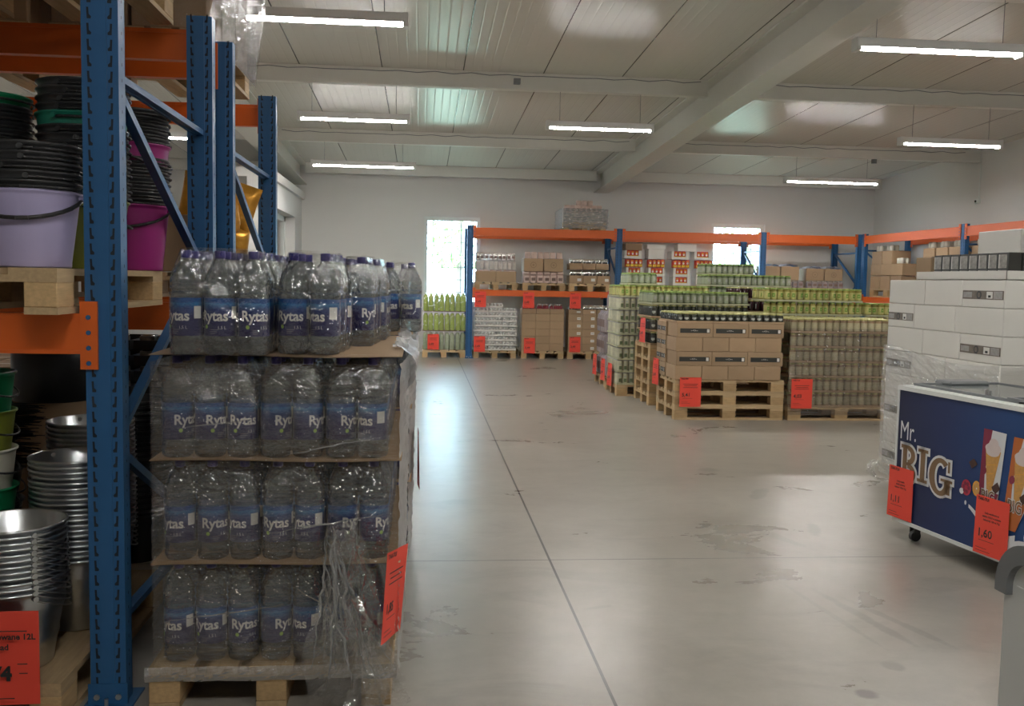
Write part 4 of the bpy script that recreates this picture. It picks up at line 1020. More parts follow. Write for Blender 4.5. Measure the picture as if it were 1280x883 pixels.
# ------------------------------------------------------------------ freezer with picture panel
FU = Vector((.134, -.991, 0)).normalized(); FA = math.atan2(FU.y, FU.x)
fz = thing('chest_freezer', 'blue chest freezer on castors advertising ice cream cones', 'freezer', None, (2.745, 5.22, 0), FA)
M['freezer_blue'] = ramp_mat('freezer_panel_print', [(0, (.006, .010, .05)), (.25, (.008, .022, .10)), (.55, (.008, .052, .185)), (1, (.010, .06, .20))], .6, 0)
M['milk'] = mat('milk_print', (.75, .76, .78), .35)
FL = 1.65; FD = .66
mb = MB(); mb.cbox(0, FL, .012, FD, .115, .84, .012, 'white'); mb.build('cabinet', fz)
MB().box(.012, FL-.012, .002, .012, .125, .868, 'freezer_blue').build('picture_panel', fz)
fr = MB(); fr.box(0, FL, -.004, .012, .105, .125, 'white').box(0, .012, -.004, .012, .125, .87, 'white').box(FL-.012, FL, -.004, .012, .125, .87, 'white').box(0, FL, -.006, .014, .868, .892, 'white'); fr.build('panel_frame', fz)
rim = MB(); rim.cbox(0, FL, .014, .08, .84, .895, .008, 'white').cbox(0, FL, FD-.06, FD, .84, .895, .008, 'white').cbox(0, .06, .08, FD-.06, .84, .895, .006, 'white').cbox(FL-.06, FL, .08, FD-.06, .84, .895, .006, 'white'); rim.build('top_rim', fz)
M['lidglass'] = mat('freezer_lid_glass', (.16, .18, .18), .08, 0, spec=.8)
for a, b, z in ((.05, .86, .898), (.78, FL-.05, .906)):
    o = MB().box(a, b, .07, FD-.05, z, z+.006, 'lidglass').build('glass_lid', fz)
    e = MB().box(a, b, .06, .075, z-.002, z+.012, 'grey_plastic').box(a, b, FD-.055, FD-.04, z-.002, z+.012, 'grey_plastic').box(a, a+.02, .075, FD-.055, z-.002, z+.012, 'grey_plastic').box(b-.02, b, .075, FD-.055, z-.002, z+.012, 'grey_plastic').build('lid_frame', o)
MB().cbox(.0, .14, FD*.35, FD*.75, .898, .925, .010, 'grey_plastic').build('lid_handle', fz)
hb = MB(); hb.cyl((.60, .09, .90), (.60, .09, .935), .010, 'steel', 10).cyl((.625, .09, .90), (.625, .09, .93), .007, 'steel', 10).box(.58, .65, .075, .105, .895, .905, 'grey_plastic'); hb.build('lock', fz)
for x, y in ((.10, .08), (FL-.1, .08), (.10, FD-.08), (FL-.1, FD-.08)):
    cs = MB().box(x-.025, x+.025, y-.025, y+.025, .098, .115, 'steel').box(x-.022, x-.016, y-.02, y+.02, .03, .098, 'black').box(x+.016, x+.022, y-.02, y+.02, .03, .098, 'black').build('caster', fz)
    MB().cyl((x-.013, y, .031), (x+.013, y, .031), .031, 'black', 18).build('wheel', cs)
# lettering
M['gold_print'] = mat('bronze_lettering', (.22, .13, .065), .4)
lt = MB()
put_text(lt, 'Mr.', .150, 'milk', .030, .590, -.0005, 0.0, 'LEFT', .72)
lt.build('brand_lettering', fz)
def serif(lt, ch, x0, z0, w, h, mt, y, e=0):
    """slab serif capitals drawn as outlines so they can be grown by e"""
    t = h*.17; sw = w*.27
    def rect(a, b, c, d, yy=y): lt.box(a-e, b+e, yy-.0008, yy, c-e, d+e, mt)
    def ringarc(cx, cz, rx, rz, tw, a0, a1):
        n_ = 22; vs = []
        for i in range(n_+1):
            a = a0+(a1-a0)*i/n_; vs += [(cx+(rx+e)*math.cos(a), y-.0008, cz+(rz+e)*math.sin(a)), (cx+(rx-tw-e)*math.cos(a), y-.0008, cz+(rz-t*.75-e)*math.sin(a))]
        lt.add(vs, [(2*i, 2*i+1, 2*i+3, 2*i+2) for i in range(n_)], mt)
    if ch == 'I': rect(x0+w*.28, x0+w*.72, z0, z0+h); rect(x0, x0+w, z0, z0+t*.55); rect(x0, x0+w, z0+h-t*.55, z0+h)
    if ch == 'B':
        rect(x0+w*.12, x0+w*.12+sw, z0, z0+h); rect(x0, x0+w*.5, z0, z0+t*.55); rect(x0, x0+w*.5, z0+h-t*.55, z0+h)
        ringarc(x0+w*.45, z0+h*.745, w*.48, h*.255, sw, -PI/2, PI/2); ringarc(x0+w*.45, z0+h*.265, w*.55, h*.265, sw, -PI/2, PI/2)
        rect(x0+w*.3, x0+w*.5, z0+h*.47, z0+h*.55)
    if ch == 'G':
        ringarc(x0+w*.52, z0+h*.5, w*.52, h*.5, sw, .85, 2*PI-.35)
        rect(x0+w*.55, x0+w*1.08, z0+h*.40, z0+h*.47); rect(x0+w*.72, x0+w*.98, z0+h*.08, z0+h*.45); rect(x0+w*.86, x0+w*.95, z0+h*.66, z0+h*.95)
bl = MB()
for e, mt, y in ((.014, 'milk', -.001), (.0, 'gold_print', -.0025)):
    serif(bl, 'B', .055, .345, .135, .215, mt, y, e); serif(bl, 'I', .205, .375, .085, .185, mt, y, e); serif(bl, 'G', .305, .335, .175, .205, mt, y, e)
bl.build('brand_lettering', fz)
# two wrapped cones, fruit, chocolate, milk splash (flat print on the panel)
M['cone'] = mat('waffle_print', (.62, .33, .09), .4, var=.25, scale=60); M['ice'] = mat('ice_cream_print', (.72, .62, .60), .4, var=.1, scale=20)
M['wrap_red'] = mat('wrapper_maroon', (.22, .015, .05), .4); M['wrap_or'] = mat('wrapper_orange', (.50, .14, .03), .4); M['choc'] = mat('chocolate_print', (.06, .022, .014), .35)
M['rasp'] = mat('raspberry_print', (.50, .03, .07), .4); M['orng'] = mat('orange_slice_print', (.75, .38, .05), .4)
def wrapper(x, z, mt, s, shear):
    mb = MB()
    def q(a, b): return (x+a*s+b*shear, z+b*s)
    def pol(pts, m_, d, y): mb.add([(q(a, b)[0], y-d, q(a, b)[1]) for a, b in pts], [list(range(len(pts)))], m_)
    pol([(-.085, .36), (.085, .355), (.075, .0), (.03, -.13), (-.03, -.13), (-.075, .0)], 'milk', .0006, -.0005)
    pol([(-.085, .36), (-.02, .36), (-.045, .12), (-.02, -.13), (-.03, -.13), (-.075, .0)], mt, .0012, -.0005)
    pol([(-.075, .02), (.075, .02), (.03, -.14), (-.03, -.14)], mt, .0012, -.0005)
    pol([(-.055, .25), (.06, .25), (.018, .0), (-.012, .0)], 'cone', .0018, -.0005)
    pol([(.058*math.cos(t)*(1+.06*math.sin(5*t)), .255+.040*math.sin(t)) for t in [i*PI/16 for i in range(32)]], 'ice', .0024, -.0005)
    pol([(.036*math.cos(t)*(1+.05*math.sin(4*t)), .285+.030*math.sin(t)) for t in [i*PI/16 for i in range(32)]], 'ice', .0026, -.0005)
    for k_ in range(3): pol([(-.03+.025*k_, .22-.05*k_), (-.024+.025*k_, .22-.05*k_), (.0+.018*k_, .10-.02*k_), (-.006+.018*k_, .10-.02*k_)], 'rasp', .0022, -.0005) if 0 else None
    for k_ in range(4): pol([(-.045+.010*k_, .215-.05*k_), (.048-.011*k_, .23-.05*k_), (.048-.011*k_, .226-.05*k_), (-.045+.010*k_, .211-.05*k_)], 'orng', .0021, -.0005)
    pol([(-.05+.02*math.cos(t), .13+.024*math.sin(t)) for t in [i*PI/5 for i in range(10)]], 'wrap_red', .003, -.0005)
    pol([(.02, .05), (.06, .085), (.085, .05), (.045, .01)], 'choc', .003, -.0005)
    mb.build('wrapper_picture', fz)
    t2 = MB()
    for a, m_, o_, y_ in ((.0045, 'milk', .002, -.0036), (.0012, 'gold_print', 0, -.0044)):
        vs, fs = text_data('BIG', .085, a); t2.add([(x-.062*s*0+v[0]*.72+shear*(-.02), y_, z-.035+v[1]) for v in vs], fs, m_)
    t2.build('wrapper_lettering', fz)
wrapper(.760, .42, 'wrap_red', .92, .07); wrapper(.945, .41, 'wrap_or', .92, .13)
mb = MB()
def blob(mb, cx, cz, rx, rz, mt, d, n=16): mb.add([(cx+rx*math.cos(2*PI*i/n), -.0005-d, cz+rz*math.sin(2*PI*i/n)) for i in range(n)], [list(range(n))], mt)
blob(mb, .60, .425, .036, .042, 'rasp', .001); blob(mb, .567, .40, .016, .016, 'milk', .0016)
for k in range(6): blob(mb, .60+.02*math.cos(k), .425+.022*math.sin(k), .010, .011, 'wrap_red', .0018, 8)
blob(mb, .675, .435, .030, .040, 'orng', .001); blob(mb, .677, .435, .022, .031, 'cone', .0016); blob(mb, .677, .435, .004, .005, 'milk', .002)
mb.add([(.61, -.002, .56), (.645, -.002, .585), (.675, -.002, .56), (.635, -.002, .53)], [(0, 1, 2, 3)], 'choc')
mb.build('fruit_picture', fz); mb = MB(); vs = []
for i in range(21):
    u = i/20; cx = .625+.33*u; cz = .335-.145*math.sin(min(1, u*1.05)*PI*.5)**1.2+.10*max(0, u-.6); w_ = .010+.035*u
    vs += [(cx, -.0022, cz-w_), (cx, -.0022, cz+w_*.8)]
mb.add(vs, [(2*i, 2*i+2, 2*i+3, 2*i+1) for i in range(20)], 'milk'); blob(mb, .60, .345, .008, .012, 'milk', .001)
blob(mb, 1.02, .20, .10, .05, 'milk', .0012); blob(mb, 1.06, .27, .05, .05, 'milk', .0014)
mb.build('milk_picture', fz)
def on_freezer(x, z, lab, w, h, price, lines, size):
    v = Vector((2.745, 5.22, 0))+FU*x; nrm = Vector((FU.y, -FU.x, 0))
    nrm = Vector((-.991, -.134, 0)).normalized()
    v = v+nrm*.008; return tag_sheet(lab, (v.x, v.y, z), FA, w, h, price, lines=lines, size=size, curl=.010)
on_freezer(.075, .425, 'red price sheet reading 1,11 on the freezer corner', .213, .295, '1,11', ('Lody wanilio', 'smaku polewie', 'kakaow 120ml 71g'), .052)
on_freezer(.805, .412, 'red price sheet reading 1,60 on the freezer front', .225, .295, '1,60', ('Lody waniliowe na', 'patyku LULU w polewie', 'kakaowej 120 ml 71g'), .058)

# white cabinet at lower right
cb = thing('white_freezer', 'white freezer with grey rounded corner at the lower right edge', 'freezer', None, (1.312, 1.012, 0), 0)
def side_profile(y1, z1, r, lo, x0, x1, mt, inner=None, y0=0.0):
    """rounded far top corner in the yz plane, extruded along x"""
    out = [(y1-r+r*math.cos(PI/2*i/10), z1-r+r*math.sin(PI/2*i/10)) for i in range(11)]
    if inner is None: pts = [(y0, lo), (y1, lo)]+out+[(y0, z1)]
    else:
        t_, ri = inner; pts = [(y1, z1-r-.02)]+out+[(y0, z1), (y0, z1-t_)]+[(y1-r+ri*math.cos(PI/2*i/10), z1-t_-ri+ri*math.sin(PI/2*i/10)) for i in range(10, -1, -1)]+[(y1-r+ri, z1-r-.02)]
    n = len(pts); vs = [(x0, y, z) for y, z in pts]+[(x1, y, z) for y, z in pts]; m_ = MB()
    if inner is None: m_.add(vs, [list(range(n))[::-1], list(range(n, 2*n))]+[(i, (i+1) % n, n+(i+1) % n, n+i) for i in range(n)], mt)
    else:
        k = 11; A = [0]+list(range(1, 12))+[12]; B = [n-1]+list(range(n-2, n-13, -1))+[13]
        for o_ in (0, n):
            for i in range(len(A)-1): m_.add([vs[A[i]+o_], vs[A[i+1]+o_], vs[B[i+1]+o_], vs[B[i]+o_]], [(0, 1, 2, 3)] if o_ else [(0, 3, 2, 1)], mt)
        m_.add(vs, [(i, (i+1) % n, n+(i+1) % n, n+i) for i in range(n)], mt)
    return m_
side_profile(.972, .856, .075, .08, .004, .70, 'white').build('cabinet', cb)
side_profile(.985, .899, .105, 0, -.012, .712, 'grey_plastic', inner=(.042, .063)).build('corner_rim', cb)
MB().box(0, .004, .02, .925, .10, .80, 'white').build('side_panel', cb)
MB().box(.05, .65, .05, .90, .857, .865, 'lidglass').build('sliding_lid', cb)
MB().box(.05, .65, .05, .90, 0, .08, 'black').build('plinth', cb)

# ------------------------------------------------------------------ back rack contents
YL = YR+.06
Xp = [.97, 1.87, 2.75]
def bp(i, z, lab): return pallet(Xp[i], YL, z, lab, long_x=False, simple=True, group='pallets of the back rack')
for i in range(3):
    bp(i, 0, ['pallet under the white cans', 'pallet under the plain brown cartons', 'pallet under the brown cartons with white stickers'][i])
    bp(i, 1.276, ['shelf pallet of brown cartons and paper bags', 'shelf pallet with emblem cartons and pink bags', 'shelf pallet of brown cartons and foil packs'][i])
# can stack
M['can_white'] = mat('white_can_label', (.72, .72, .70), .4, var=.3, scale=30, rnd=.15)
cm = MB(); cm.lathe([(.033, 0), (.036, .003), (.036, .006)], 'steel', 12); cm.lathe([(.0355, .006), (.0355, .066)], 'can_white', 12, closed=False); cm.lathe([(.036, .066), (.036, .070), (.033, .071)], 'steel', 12)
cm.box(-.016, .016, -.0368, -.0350, .02, .05, 'print_grey')
cm = cm.mesh('can')
ct = thing('can_tray', 'x', 'tray'); open_tray(.265, .25, .03, 'white_card').build('tray', ct)
for i in range(4): ob('can', cm, ct, (-.095+.0635*1.0*i, -.085, .0042)) if 0 else ob('can', cm, ct, (-.096+.064*i*1.0, -.085, .0042))
for o in ct.children: o.scale = (.86, .86, 1) if o.name.startswith('can') else (1, 1, 1)
CT = Proto(ct)
for r_ in range(10):
    for i in range(3): 
        if r_ == 9 and i == 2: continue
        CT.put((Xp[0]+.135+.268*i+(.01 if r_ % 2 else 0), YL+.15, .146+.0895*r_), 0, 'white tray of small cans, %s tier, %s across, at the back wall' % (ORD[r_], CNT[i]), 'tray', 'trays of small white cans')
# brown cartons plain
for r_ in range(5):
    for i in range(3): cart('P2', dict(w=.262, d=.38, h=.138, bulge=.004), Xp[1]+.135+.265*i, YL+.2, .146+.140*r_, 0, 'plain brown carton, %s layer, %s across, between cans and stickered cartons' % (ORD[r_], CNT[i]), 'plain brown cartons at the back wall')
def open_carton_row(x0, y, z, n, w, h, d, group, lab, mesh_, cat, nb, dz, body='card', labk=None, name='snack_bag', glab='x'):
    for i in range(n):
        t = thing('open_carton', lab % CNT[i], 'carton', group, (x0+w*(i+.5), y, z))
        open_tray(w-.006, d, h, body).build('carton_body', t)
        if labk: 
            mb = MB()
            if labk == 'white': mb.box(w*.08, w*.36, -d/2-.001, -d/2, h*.3, h*.65, 'paper')
            if labk == 'window': pass
            mb.build('label', t)
        for k in range(nb):
            o = ob(name, mesh_, None, (x0+w*(i+.5)+(k-(nb-1)/2)*(w-.03)/nb, y-d*.22+R.uniform(-.01, .01), z+dz), (R.uniform(-.08, .08), R.uniform(-.12, .12), R.uniform(-.3, .3)))
            tag(o, '%s, %s one in the %s carton' % (glab, CNT[k], CNT[i]), cat, group+' contents')
redbag = bag_mesh(.06, .05, .16, 'bag_red', 'foil'); whitebag = bag_mesh(.075, .06, .15, 'bag_white', 'bag_white'); foilbag = bag_mesh(.08, .06, .15, 'foil', 'foil', 'dark_label'); pinkbag = bag_mesh(.12, .10, .16, 'bag_pink', 'bag_pink', 'bag_print')
open_carton_row(Xp[1], YL+.2, .146+.14*5, 3, .266, .09, .38, 'open cartons over plain cartons', 'open brown carton of dark red packets, %s across', redbag, 'packet', 4, .02, name='foil_packet', glab='dark red packet over the plain brown cartons')
for r_ in range(5):
    for i in range(3): cart('P3', dict(w=.262, d=.38, h=.138, lab='white'), Xp[2]+.135+.265*i, YL+.2, .146+.140*r_, 0, 'brown carton with white sticker, %s layer, %s across, by the bare blue post' % (ORD[r_], CNT[i]), 'stickered brown cartons at the back wall')
open_carton_row(Xp[2], YL+.2, .146+.14*5, 3, .266, .09, .38, 'open cartons over stickered cartons', 'open brown carton of foil packets, %s across', foilbag, 'packet', 4, .02, labk='white', name='foil_packet', glab='silver packet over the stickered cartons')
ZS = 1.276+.146
# shelf 1: two cartons with bags in three layers
open_carton_row(Xp[0]+.02, YL+.2, ZS, 2, .38, .20, .38, 'open cartons by the far left window', 'open brown carton of paper bags, %s across', pinkbag, 'bag', 3, .07, name='paper_bag', glab='pale bag by the far left window')
bag_row('paper_bag', whitebag, 'white paper bag, %s across, %s row, second layer by the far left window', 'bag', 'white paper bags second layer', Xp[0]+.06, YL+.12, ZS+.24, 9, .085, ny=2)
bag_row('paper_bag', bag_mesh(.08, .07, .15, 'foil', 'bag_white', 'bag_print'), 'crinkled bag, %s across, %s row, third layer by the far left window', 'bag', 'crinkled bags third layer', Xp[0]+.06, YL+.12, ZS+.40, 9, .083, ny=2)
# shelf 2
bag_row('paper_bag', pinkbag, 'pinkish paper bag, %s across, %s row, under the emblem cartons', 'bag', 'pinkish paper bags', Xp[1]+.08, YL+.10, ZS, 6, .128, ny=2, py=.14)
bag_row('paper_bag', bag_mesh(.12, .1, .05, 'bag_pink'), 'flat pinkish bag, %s across, %s row, lying under the emblem cartons', 'bag', 'flat pinkish bags', Xp[1]+.08, YL+.10, ZS+.162, 6, .128, ny=2, py=.14)
for i in range(2): cart('EM', dict(w=.36, d=.36, h=.24, lab='ring'), Xp[1]+.20+.38*i, YL+.2, ZS+.213, 0, 'brown carton with round emblem, %s one on the back rack shelf' % CNT[i], 'emblem cartons')
bag_row('paper_bag', bag_mesh(.11, .09, .12, 'bag_pink'), 'pinkish bag, %s across, %s row, over the emblem cartons', 'bag', 'bags over the emblem cartons', Xp[1]+.10, YL+.12, ZS+.456, 6, .118, ny=1)
# shelf 3
open_carton_row(Xp[2]+.0, YL+.2, ZS, 3, .262, .15, .38, 'open stickered cartons on the shelf', 'open brown carton of shiny packets, %s across, shelf by the bare post', foilbag, 'packet', 4, .10, labk='white', name='foil_packet', glab='shiny packet in the shelf cartons')
open_carton_row(Xp[2]+.0, YL+.2, ZS+.26, 3, .25, .12, .36, 'upper cartons of foil packets', 'upper open carton of foil packets, %s across, shelf by the bare post', foilbag, 'packet', 4, .06, name='foil_packet', glab='shiny packet in the upper cartons')
# top pallet on the rack with wrapped sacks
pallet(2.62, YL+.0, 2.421, 'lone pallet on top of the back rack', long_x=False, simple=True, group='pallets of the back rack')
bag_row('paper_bag', bag_mesh(.10, .10, .17, 'bag_white', None, 'print_grey'), 'grey white packet, %s across, %s row, lower layer atop the back rack', 'packet', 'packets atop the back rack lower layer', 2.70, YL+.12, 2.567, 7, .106, ny=2, py=.13)
bag_row('paper_bag', bag_mesh(.10, .10, .15, 'bag_pink', None, 'bag_print'), 'pinkish packet, %s across, %s row, upper layer atop the back rack', 'packet', 'packets atop the back rack upper layer', 2.70, YL+.12, 2.74, 7, .10, ny=2, py=.13)
bag_row('paper_bag', bag_mesh(.10, .10, .09, 'bag_pink', None), 'pinkish packet, %s across, %s row, crowning the back rack', 'packet', 'packets crowning the back rack', 2.92, YL+.18, 2.892, 3, .11, ny=1)
wrapped_film('stretch_film', 'stretch film round the packets on top of the back rack', 2.60, 3.44, YL-.01, YL+1.0, 2.45, 2.82, ('film_heavy', 'film_heavy'), amp=.02, seed=11, sides='frl')
# bay 2 shelf: red and yellow packets in white boxes
M['pk_red'] = mat('red_packet_print', (.62, .05, .025), .4, var=.5, scale=40, rnd=.2); M['pk_yel'] = mat('yellow_packet_print', (.72, .48, .03), .4, var=.3, scale=30)
pk = MB(); pk.cbox(-.036, .036, -.03, .03, 0, .15, .008, 'pk_red'); pk.box(-.034, .034, -.0312, -.0298, .012, .055, 'pk_yel'); pk.cyl((0, -.0312, .085), (0, -.0322, .085), .020, 'paper', 10); pk.box(-.02, .02, -.0316, -.03, .11, .125, 'pk_yel'); pk = pk.mesh('coffee_packet')
for i, x in enumerate((3.80, 4.63)): pallet(x+.02, YL, 1.276, 'shelf pallet of red and yellow packets, %s one' % ['left', 'right'][i], long_x=False, simple=True, group='pallets of the back rack')
pallet(5.50, YL, 1.276, 'shelf pallet before the far right window', long_x=False, simple=True, group='pallets of the back rack')
def white_display(x, z, lab, w=.33, h=.155, full=False):
    t = thing('display_carton', lab, 'carton', 'white display cartons', (x, YL+.17, z)); d = .30
    b = MB(); k = .005
    b.box(-w/2, w/2, -d/2, d/2, 0, k, 'white_card').box(-w/2, -w/2+k, -d/2, d/2, 0, h, 'white_card').box(w/2-k, w/2, -d/2, d/2, 0, h, 'white_card').box(-w/2, w/2, d/2-k, d/2, 0, h, 'white_card')
    b.box(-w/2, w/2, -d/2, -d/2+k, 0, h*.30, 'white_card').box(-w/2, -w/2+.05, -d/2, -d/2+k, h*.3, h, 'white_card').box(w/2-.05, w/2, -d/2, -d/2+k, h*.3, h, 'white_card')
    b.build('carton_body', t)
    for k in range(3):
        o = ob('coffee_packet', pk, None, (x+(k-1)*.075, YL+.17-d/2+.045, z+.006)); tag(o, 'red and yellow packet, %s inside: %s' % (CNT[k], lab), 'packet', 'red and yellow packets')
xs4 = [3.99, 4.42, 4.90, 5.34]
for r_ in range(2):
    for i, x in enumerate(xs4): white_display(x, ZS+.163*r_, 'white display carton, %s layer, %s column' % (ORD[r_], CNT[i]))
for i, x in enumerate(xs4):
    for k in range(4): tag(ob('coffee_packet', pk, None, (x+(k-1.5)*.08, YL+.09, ZS+.332)), 'loose red and yellow packet, %s in column %s' % (CNT[k], CNT[i]), 'packet', 'red and yellow packets')
    for k in range(4): tag(ob('coffee_packet', pk, None, (x+(k-1.5)*.08, YL+.17, ZS+.332)), 'loose red and yellow packet in the row behind, %s in column %s' % (CNT[k], CNT[i]), 'packet', 'red and yellow packets')
for i in (0, 2, 3): white_display(xs4[i]-.04, ZS+.489, 'white display carton, top layer, %s column' % CNT[i])
cart('WB', dict(w=.30, d=.30, h=.19, mt='white_card', tape=False), xs4[1]-.02, YL+.17, ZS+.489, 0, 'plain white carton amid the red packets', 'plain white cartons on the packet shelf')
cart('WB2', dict(w=.36, d=.30, h=.08, mt='white_card', tape=False), xs4[1]-.02, YL+.17, ZS+.68, 0, 'flat white carton lid above the red packets', 'plain white cartons on the packet shelf')
cart('WB3', dict(w=.36, d=.28, h=.13, mt='white_card', tape=False), xs4[2]+.1, YL+.19, ZS+.646, 0, 'white carton crowning the red packets', 'plain white cartons on the packet shelf')
cart('WB4', dict(w=.32, d=.28, h=.13, mt='card2', tape=False), xs4[0]-.02, YL+.19, ZS+.646, 0, 'dark brown carton crowning the leftmost red packets', None)
# cans/boxes beside window on bay 2 right and bay 3 shelf
M['plastic_blue'] = mat('pale_plastic_bag', (.55, .60, .70), .3, var=.2, scale=12)
for i, x in enumerate((6.54, 7.42)): pallet(x, YL, 1.276, 'shelf pallet of brown cartons in the short bay, %s one' % ['left', 'right'][i], long_x=False, simple=True, group='pallets of the back rack')
roll = bag_mesh(.11, .10, .14, 'bag_grey', 'foil', 'bag_print')
bag_row('foil_packet', roll, 'shiny brown packet, %s across, %s row, left half of the short bay', 'packet', 'shiny brown packets left', 6.60, YL+.12, ZS, 7, .112, ny=1)
bag_row('foil_packet', roll, 'shiny brown packet, %s across, %s row, right half of the short bay', 'packet', 'shiny brown packets right', 7.44, YL+.12, ZS, 7, .105, ny=1)
for i, x in enumerate((6.72, 7.10, 7.60, 7.98)):
    cart('S1', dict(w=.36, d=.34, h=.14), x, YL+.38, ZS, 0, 'brown carton of the lower layer, short bay, %s across' % CNT[i], 'brown cartons of the short bay')
    cart('S2' if i < 2 else 'S3', dict(w=.36, d=.34, h=.26) if i < 2 else dict(w=.36, d=.34, h=.23, lab='ring'), x, YL+.38, ZS+.142, 0, 'brown carton of the upper layer, short bay, %s across' % CNT[i], 'brown cartons of the short bay')
    mb = MB(); mb.grid(lambda u, v: ((u-.5)*.34, (v-.5)*.3, .03+.03*nz(u*5+i, v*5, 2)+.02*abs(nz(u*11, v*11, i))-.03*(abs(u-.5)*2)**6), 12, 10, 'plastic_blue'); mb.grid(lambda u, v: ((.5-u)*.34, (v-.5)*.3, .0), 12, 10, 'plastic_blue')
    tag(mb.build('plastic_liner', None, (x, YL+.38, ZS+.142+(.262 if i < 2 else .232))), 'pale plastic liner bulging from the %s upper carton of the short bay' % CNT[i], 'plastic liner', 'plastic liners')
# white jugs in front of the window
jg = MB().lathe([(.05, 0), (.075, .01), (.075, .20), (.06, .25), (.025, .29), (.025, .32)], 'white', 16).mesh('canister')
for i in range(4): tag(ob('canister', jg, None, (5.60+.19*i, YL+.2, ZS)), 'white canister before the far right window, %s from the left' % CNT[i], 'canister', 'white canisters')
for i in range(2): tag(ob('canister', jg, None, (5.97+.19*i, YL+.2, ZS+.322)), 'upper white canister before the far right window, %s from the left' % CNT[i], 'canister', 'white canisters') if 0 else None
# green bottle pallet under the left window
M['lime'] = mat('lime_drink', (.42, .55, .10), .12, var=.2, scale=12, rnd=.1, spec=.7); M['lime_label'] = mat('drink_label', (.38, .36, .16), .4, var=.6, scale=40, rnd=.1)
M['pet_clear'] = mat('pale_green_bottle', (.42, .50, .32), .15, var=.3, scale=20, spec=.7)
def soda(mt):
    mb = MB(); mb.lathe([(.038, 0), (.047, .01), (.047, .09), (.045, .10), (.045, .20), (.047, .21), (.046, .26), (.035, .295), (.016, .32), (.014, .325)], mt, 14); mb.lathe([(.0437, .105), (.0437, .195)], 'lime_label', 14, closed=False); mb.lathe([(.0155, .322), (.0155, .342)], 'white', 10)
    return mb.mesh('green_bottle')
sm = [soda('pet_clear'), soda('lime'), soda('lime')]
pallet(.02, YL, 0, 'pallet of green drink bottles under the window', long_x=False, simple=True, group='pallets of the back rack')
for lv in range(3):
    t = thing('drink_bottle_pack', 'x', 'bottle pack')
    for i in range(2):
        for j in range(3 if lv == 2 else 2): ob('green_bottle', sm[lv], t, ((i-.5)*.096, (j-1)*.096, 0), (0, 0, R.uniform(-.5, .5)))
    f = MB(); 
    f.add([(s*.10, q, z) for z in (.0, .27) for s, q in ((-1, -.15), (1, -.15), (1, .15), (-1, .15))]+[(s*.07, q, .345) for s, q in ((-1, -.12), (1, -.12), (1, .12), (-1, .12))],
          [(0, 1, 5, 4), (1, 2, 6, 5), (3, 0, 4, 7), (4, 5, 9, 8), (5, 6, 10, 9), (7, 4, 8, 11)], 'film_pack'); f.build('shrink_film', t)
    pr = Proto(t)
    for i in range(4): pr.put((.125+.2*i, YL+.17, .146+.36*lv), 0, 'pack of green drink bottles, %s tier, %s across, under the window' % (ORD[lv], CNT[i]), 'bottle pack', 'packs of green drink bottles')
    if lv < 2: tag(MB().box(.02, .82, YL, YL+.6, .146+.36*lv+.349, .146+.36*lv+.355, 'card2').build('cardboard_sheet'), 'dark sheet over the %s tier of green bottles' % ORD[lv], 'cardboard sheet', 'sheets between green bottles')
# back wall price sheets
for (x, z, y, lab) in ((.16, .44, YL-.0, 'green drink bottles'), (1.02, .41, YL-.02, 'white can trays'), (1.96, .39, YL-.03, 'plain brown cartons'), (2.82, .42, YL-.03, 'stickered brown cartons'),):
    tag_sheet('red price sheet low on the '+lab, (x+.06, YL-.012, z), 0, .21, .29, price='3,49', curl=.01)
for (x, lab) in ((1.08, 'above the white cans'), (1.98, 'above the plain cartons'), (2.86, 'above the stickered cartons')):
    tag_sheet('red price sheet hanging from the lower orange beam '+lab, (x, YR-.022, 1.245), 0, .21, .29, price='3,49', curl=.006)
# right rack contents
def rp(i, y, z, lab): return pallet(8.40, y, z, lab, long_x=False, simple=True, group='pallets by the right wall')
M['pale_foam'] = mat('pale_polystyrene', (.68, .66, .58), .6, var=.1, scale=10)
for i, y in enumerate((16.05, 14.22, 12.80, 11.42)):
    rp(i, y, 1.276, 'pallet on the lower beams by the right wall, %s from the corner' % CNT[i]); rp(i, y, 0, 'floor pallet by the right wall, %s from the corner' % CNT[i])
    for r_ in range(3):
        for j in range(3):
            if r_ == 2 and j == 0 and i != 1: continue
            cart('R%d' % (r_ % 2), dict(w=.36+.03*(r_ % 2), d=.36, h=.24-.03*(r_ % 2)), 8.58+.01*r_, y+.22+.395*j+.01, ZS+.25*r_ if r_ < 2 else ZS+.46, -PI/2+.04*R.uniform(-1, 1), 'brown carton by the right wall, %s pallet from the corner, %s layer, %s along' % (CNT[i], ORD[r_], CNT[j]), 'brown cartons by the right wall')
    for r_ in range(4):
        for j in range(3): cart('R0', None, 8.58, y+.22+.395*j, .146+.242*r_, -PI/2, 'brown floor carton by the right wall, %s pallet, %s layer, %s along' % (CNT[i], ORD[r_], CNT[j]), 'floor cartons by the right wall')
    for j in range(3):
        z0 = ZS+.46+.242 if not (j == 0 and i != 1) else ZS+.461
        for k in range(4):
            me = JM.get('foam') or MB().lathe([(.03, 0), (.042, .01), (.042, .09), (.03, .10)], 'pale_foam', 10).mesh('foam_cup'); JM['foam'] = me
            tag(ob('foam_cup', me, None, (8.47+.09*(k % 2), y+.16+.395*j+.10*(k//2), z0+.0)), 'pale foam cup on the cartons by the right wall, %s pallet, %s carton, %s cup' % (CNT[i], CNT[j], CNT[k]), 'cup', 'pale cups by the right wall')

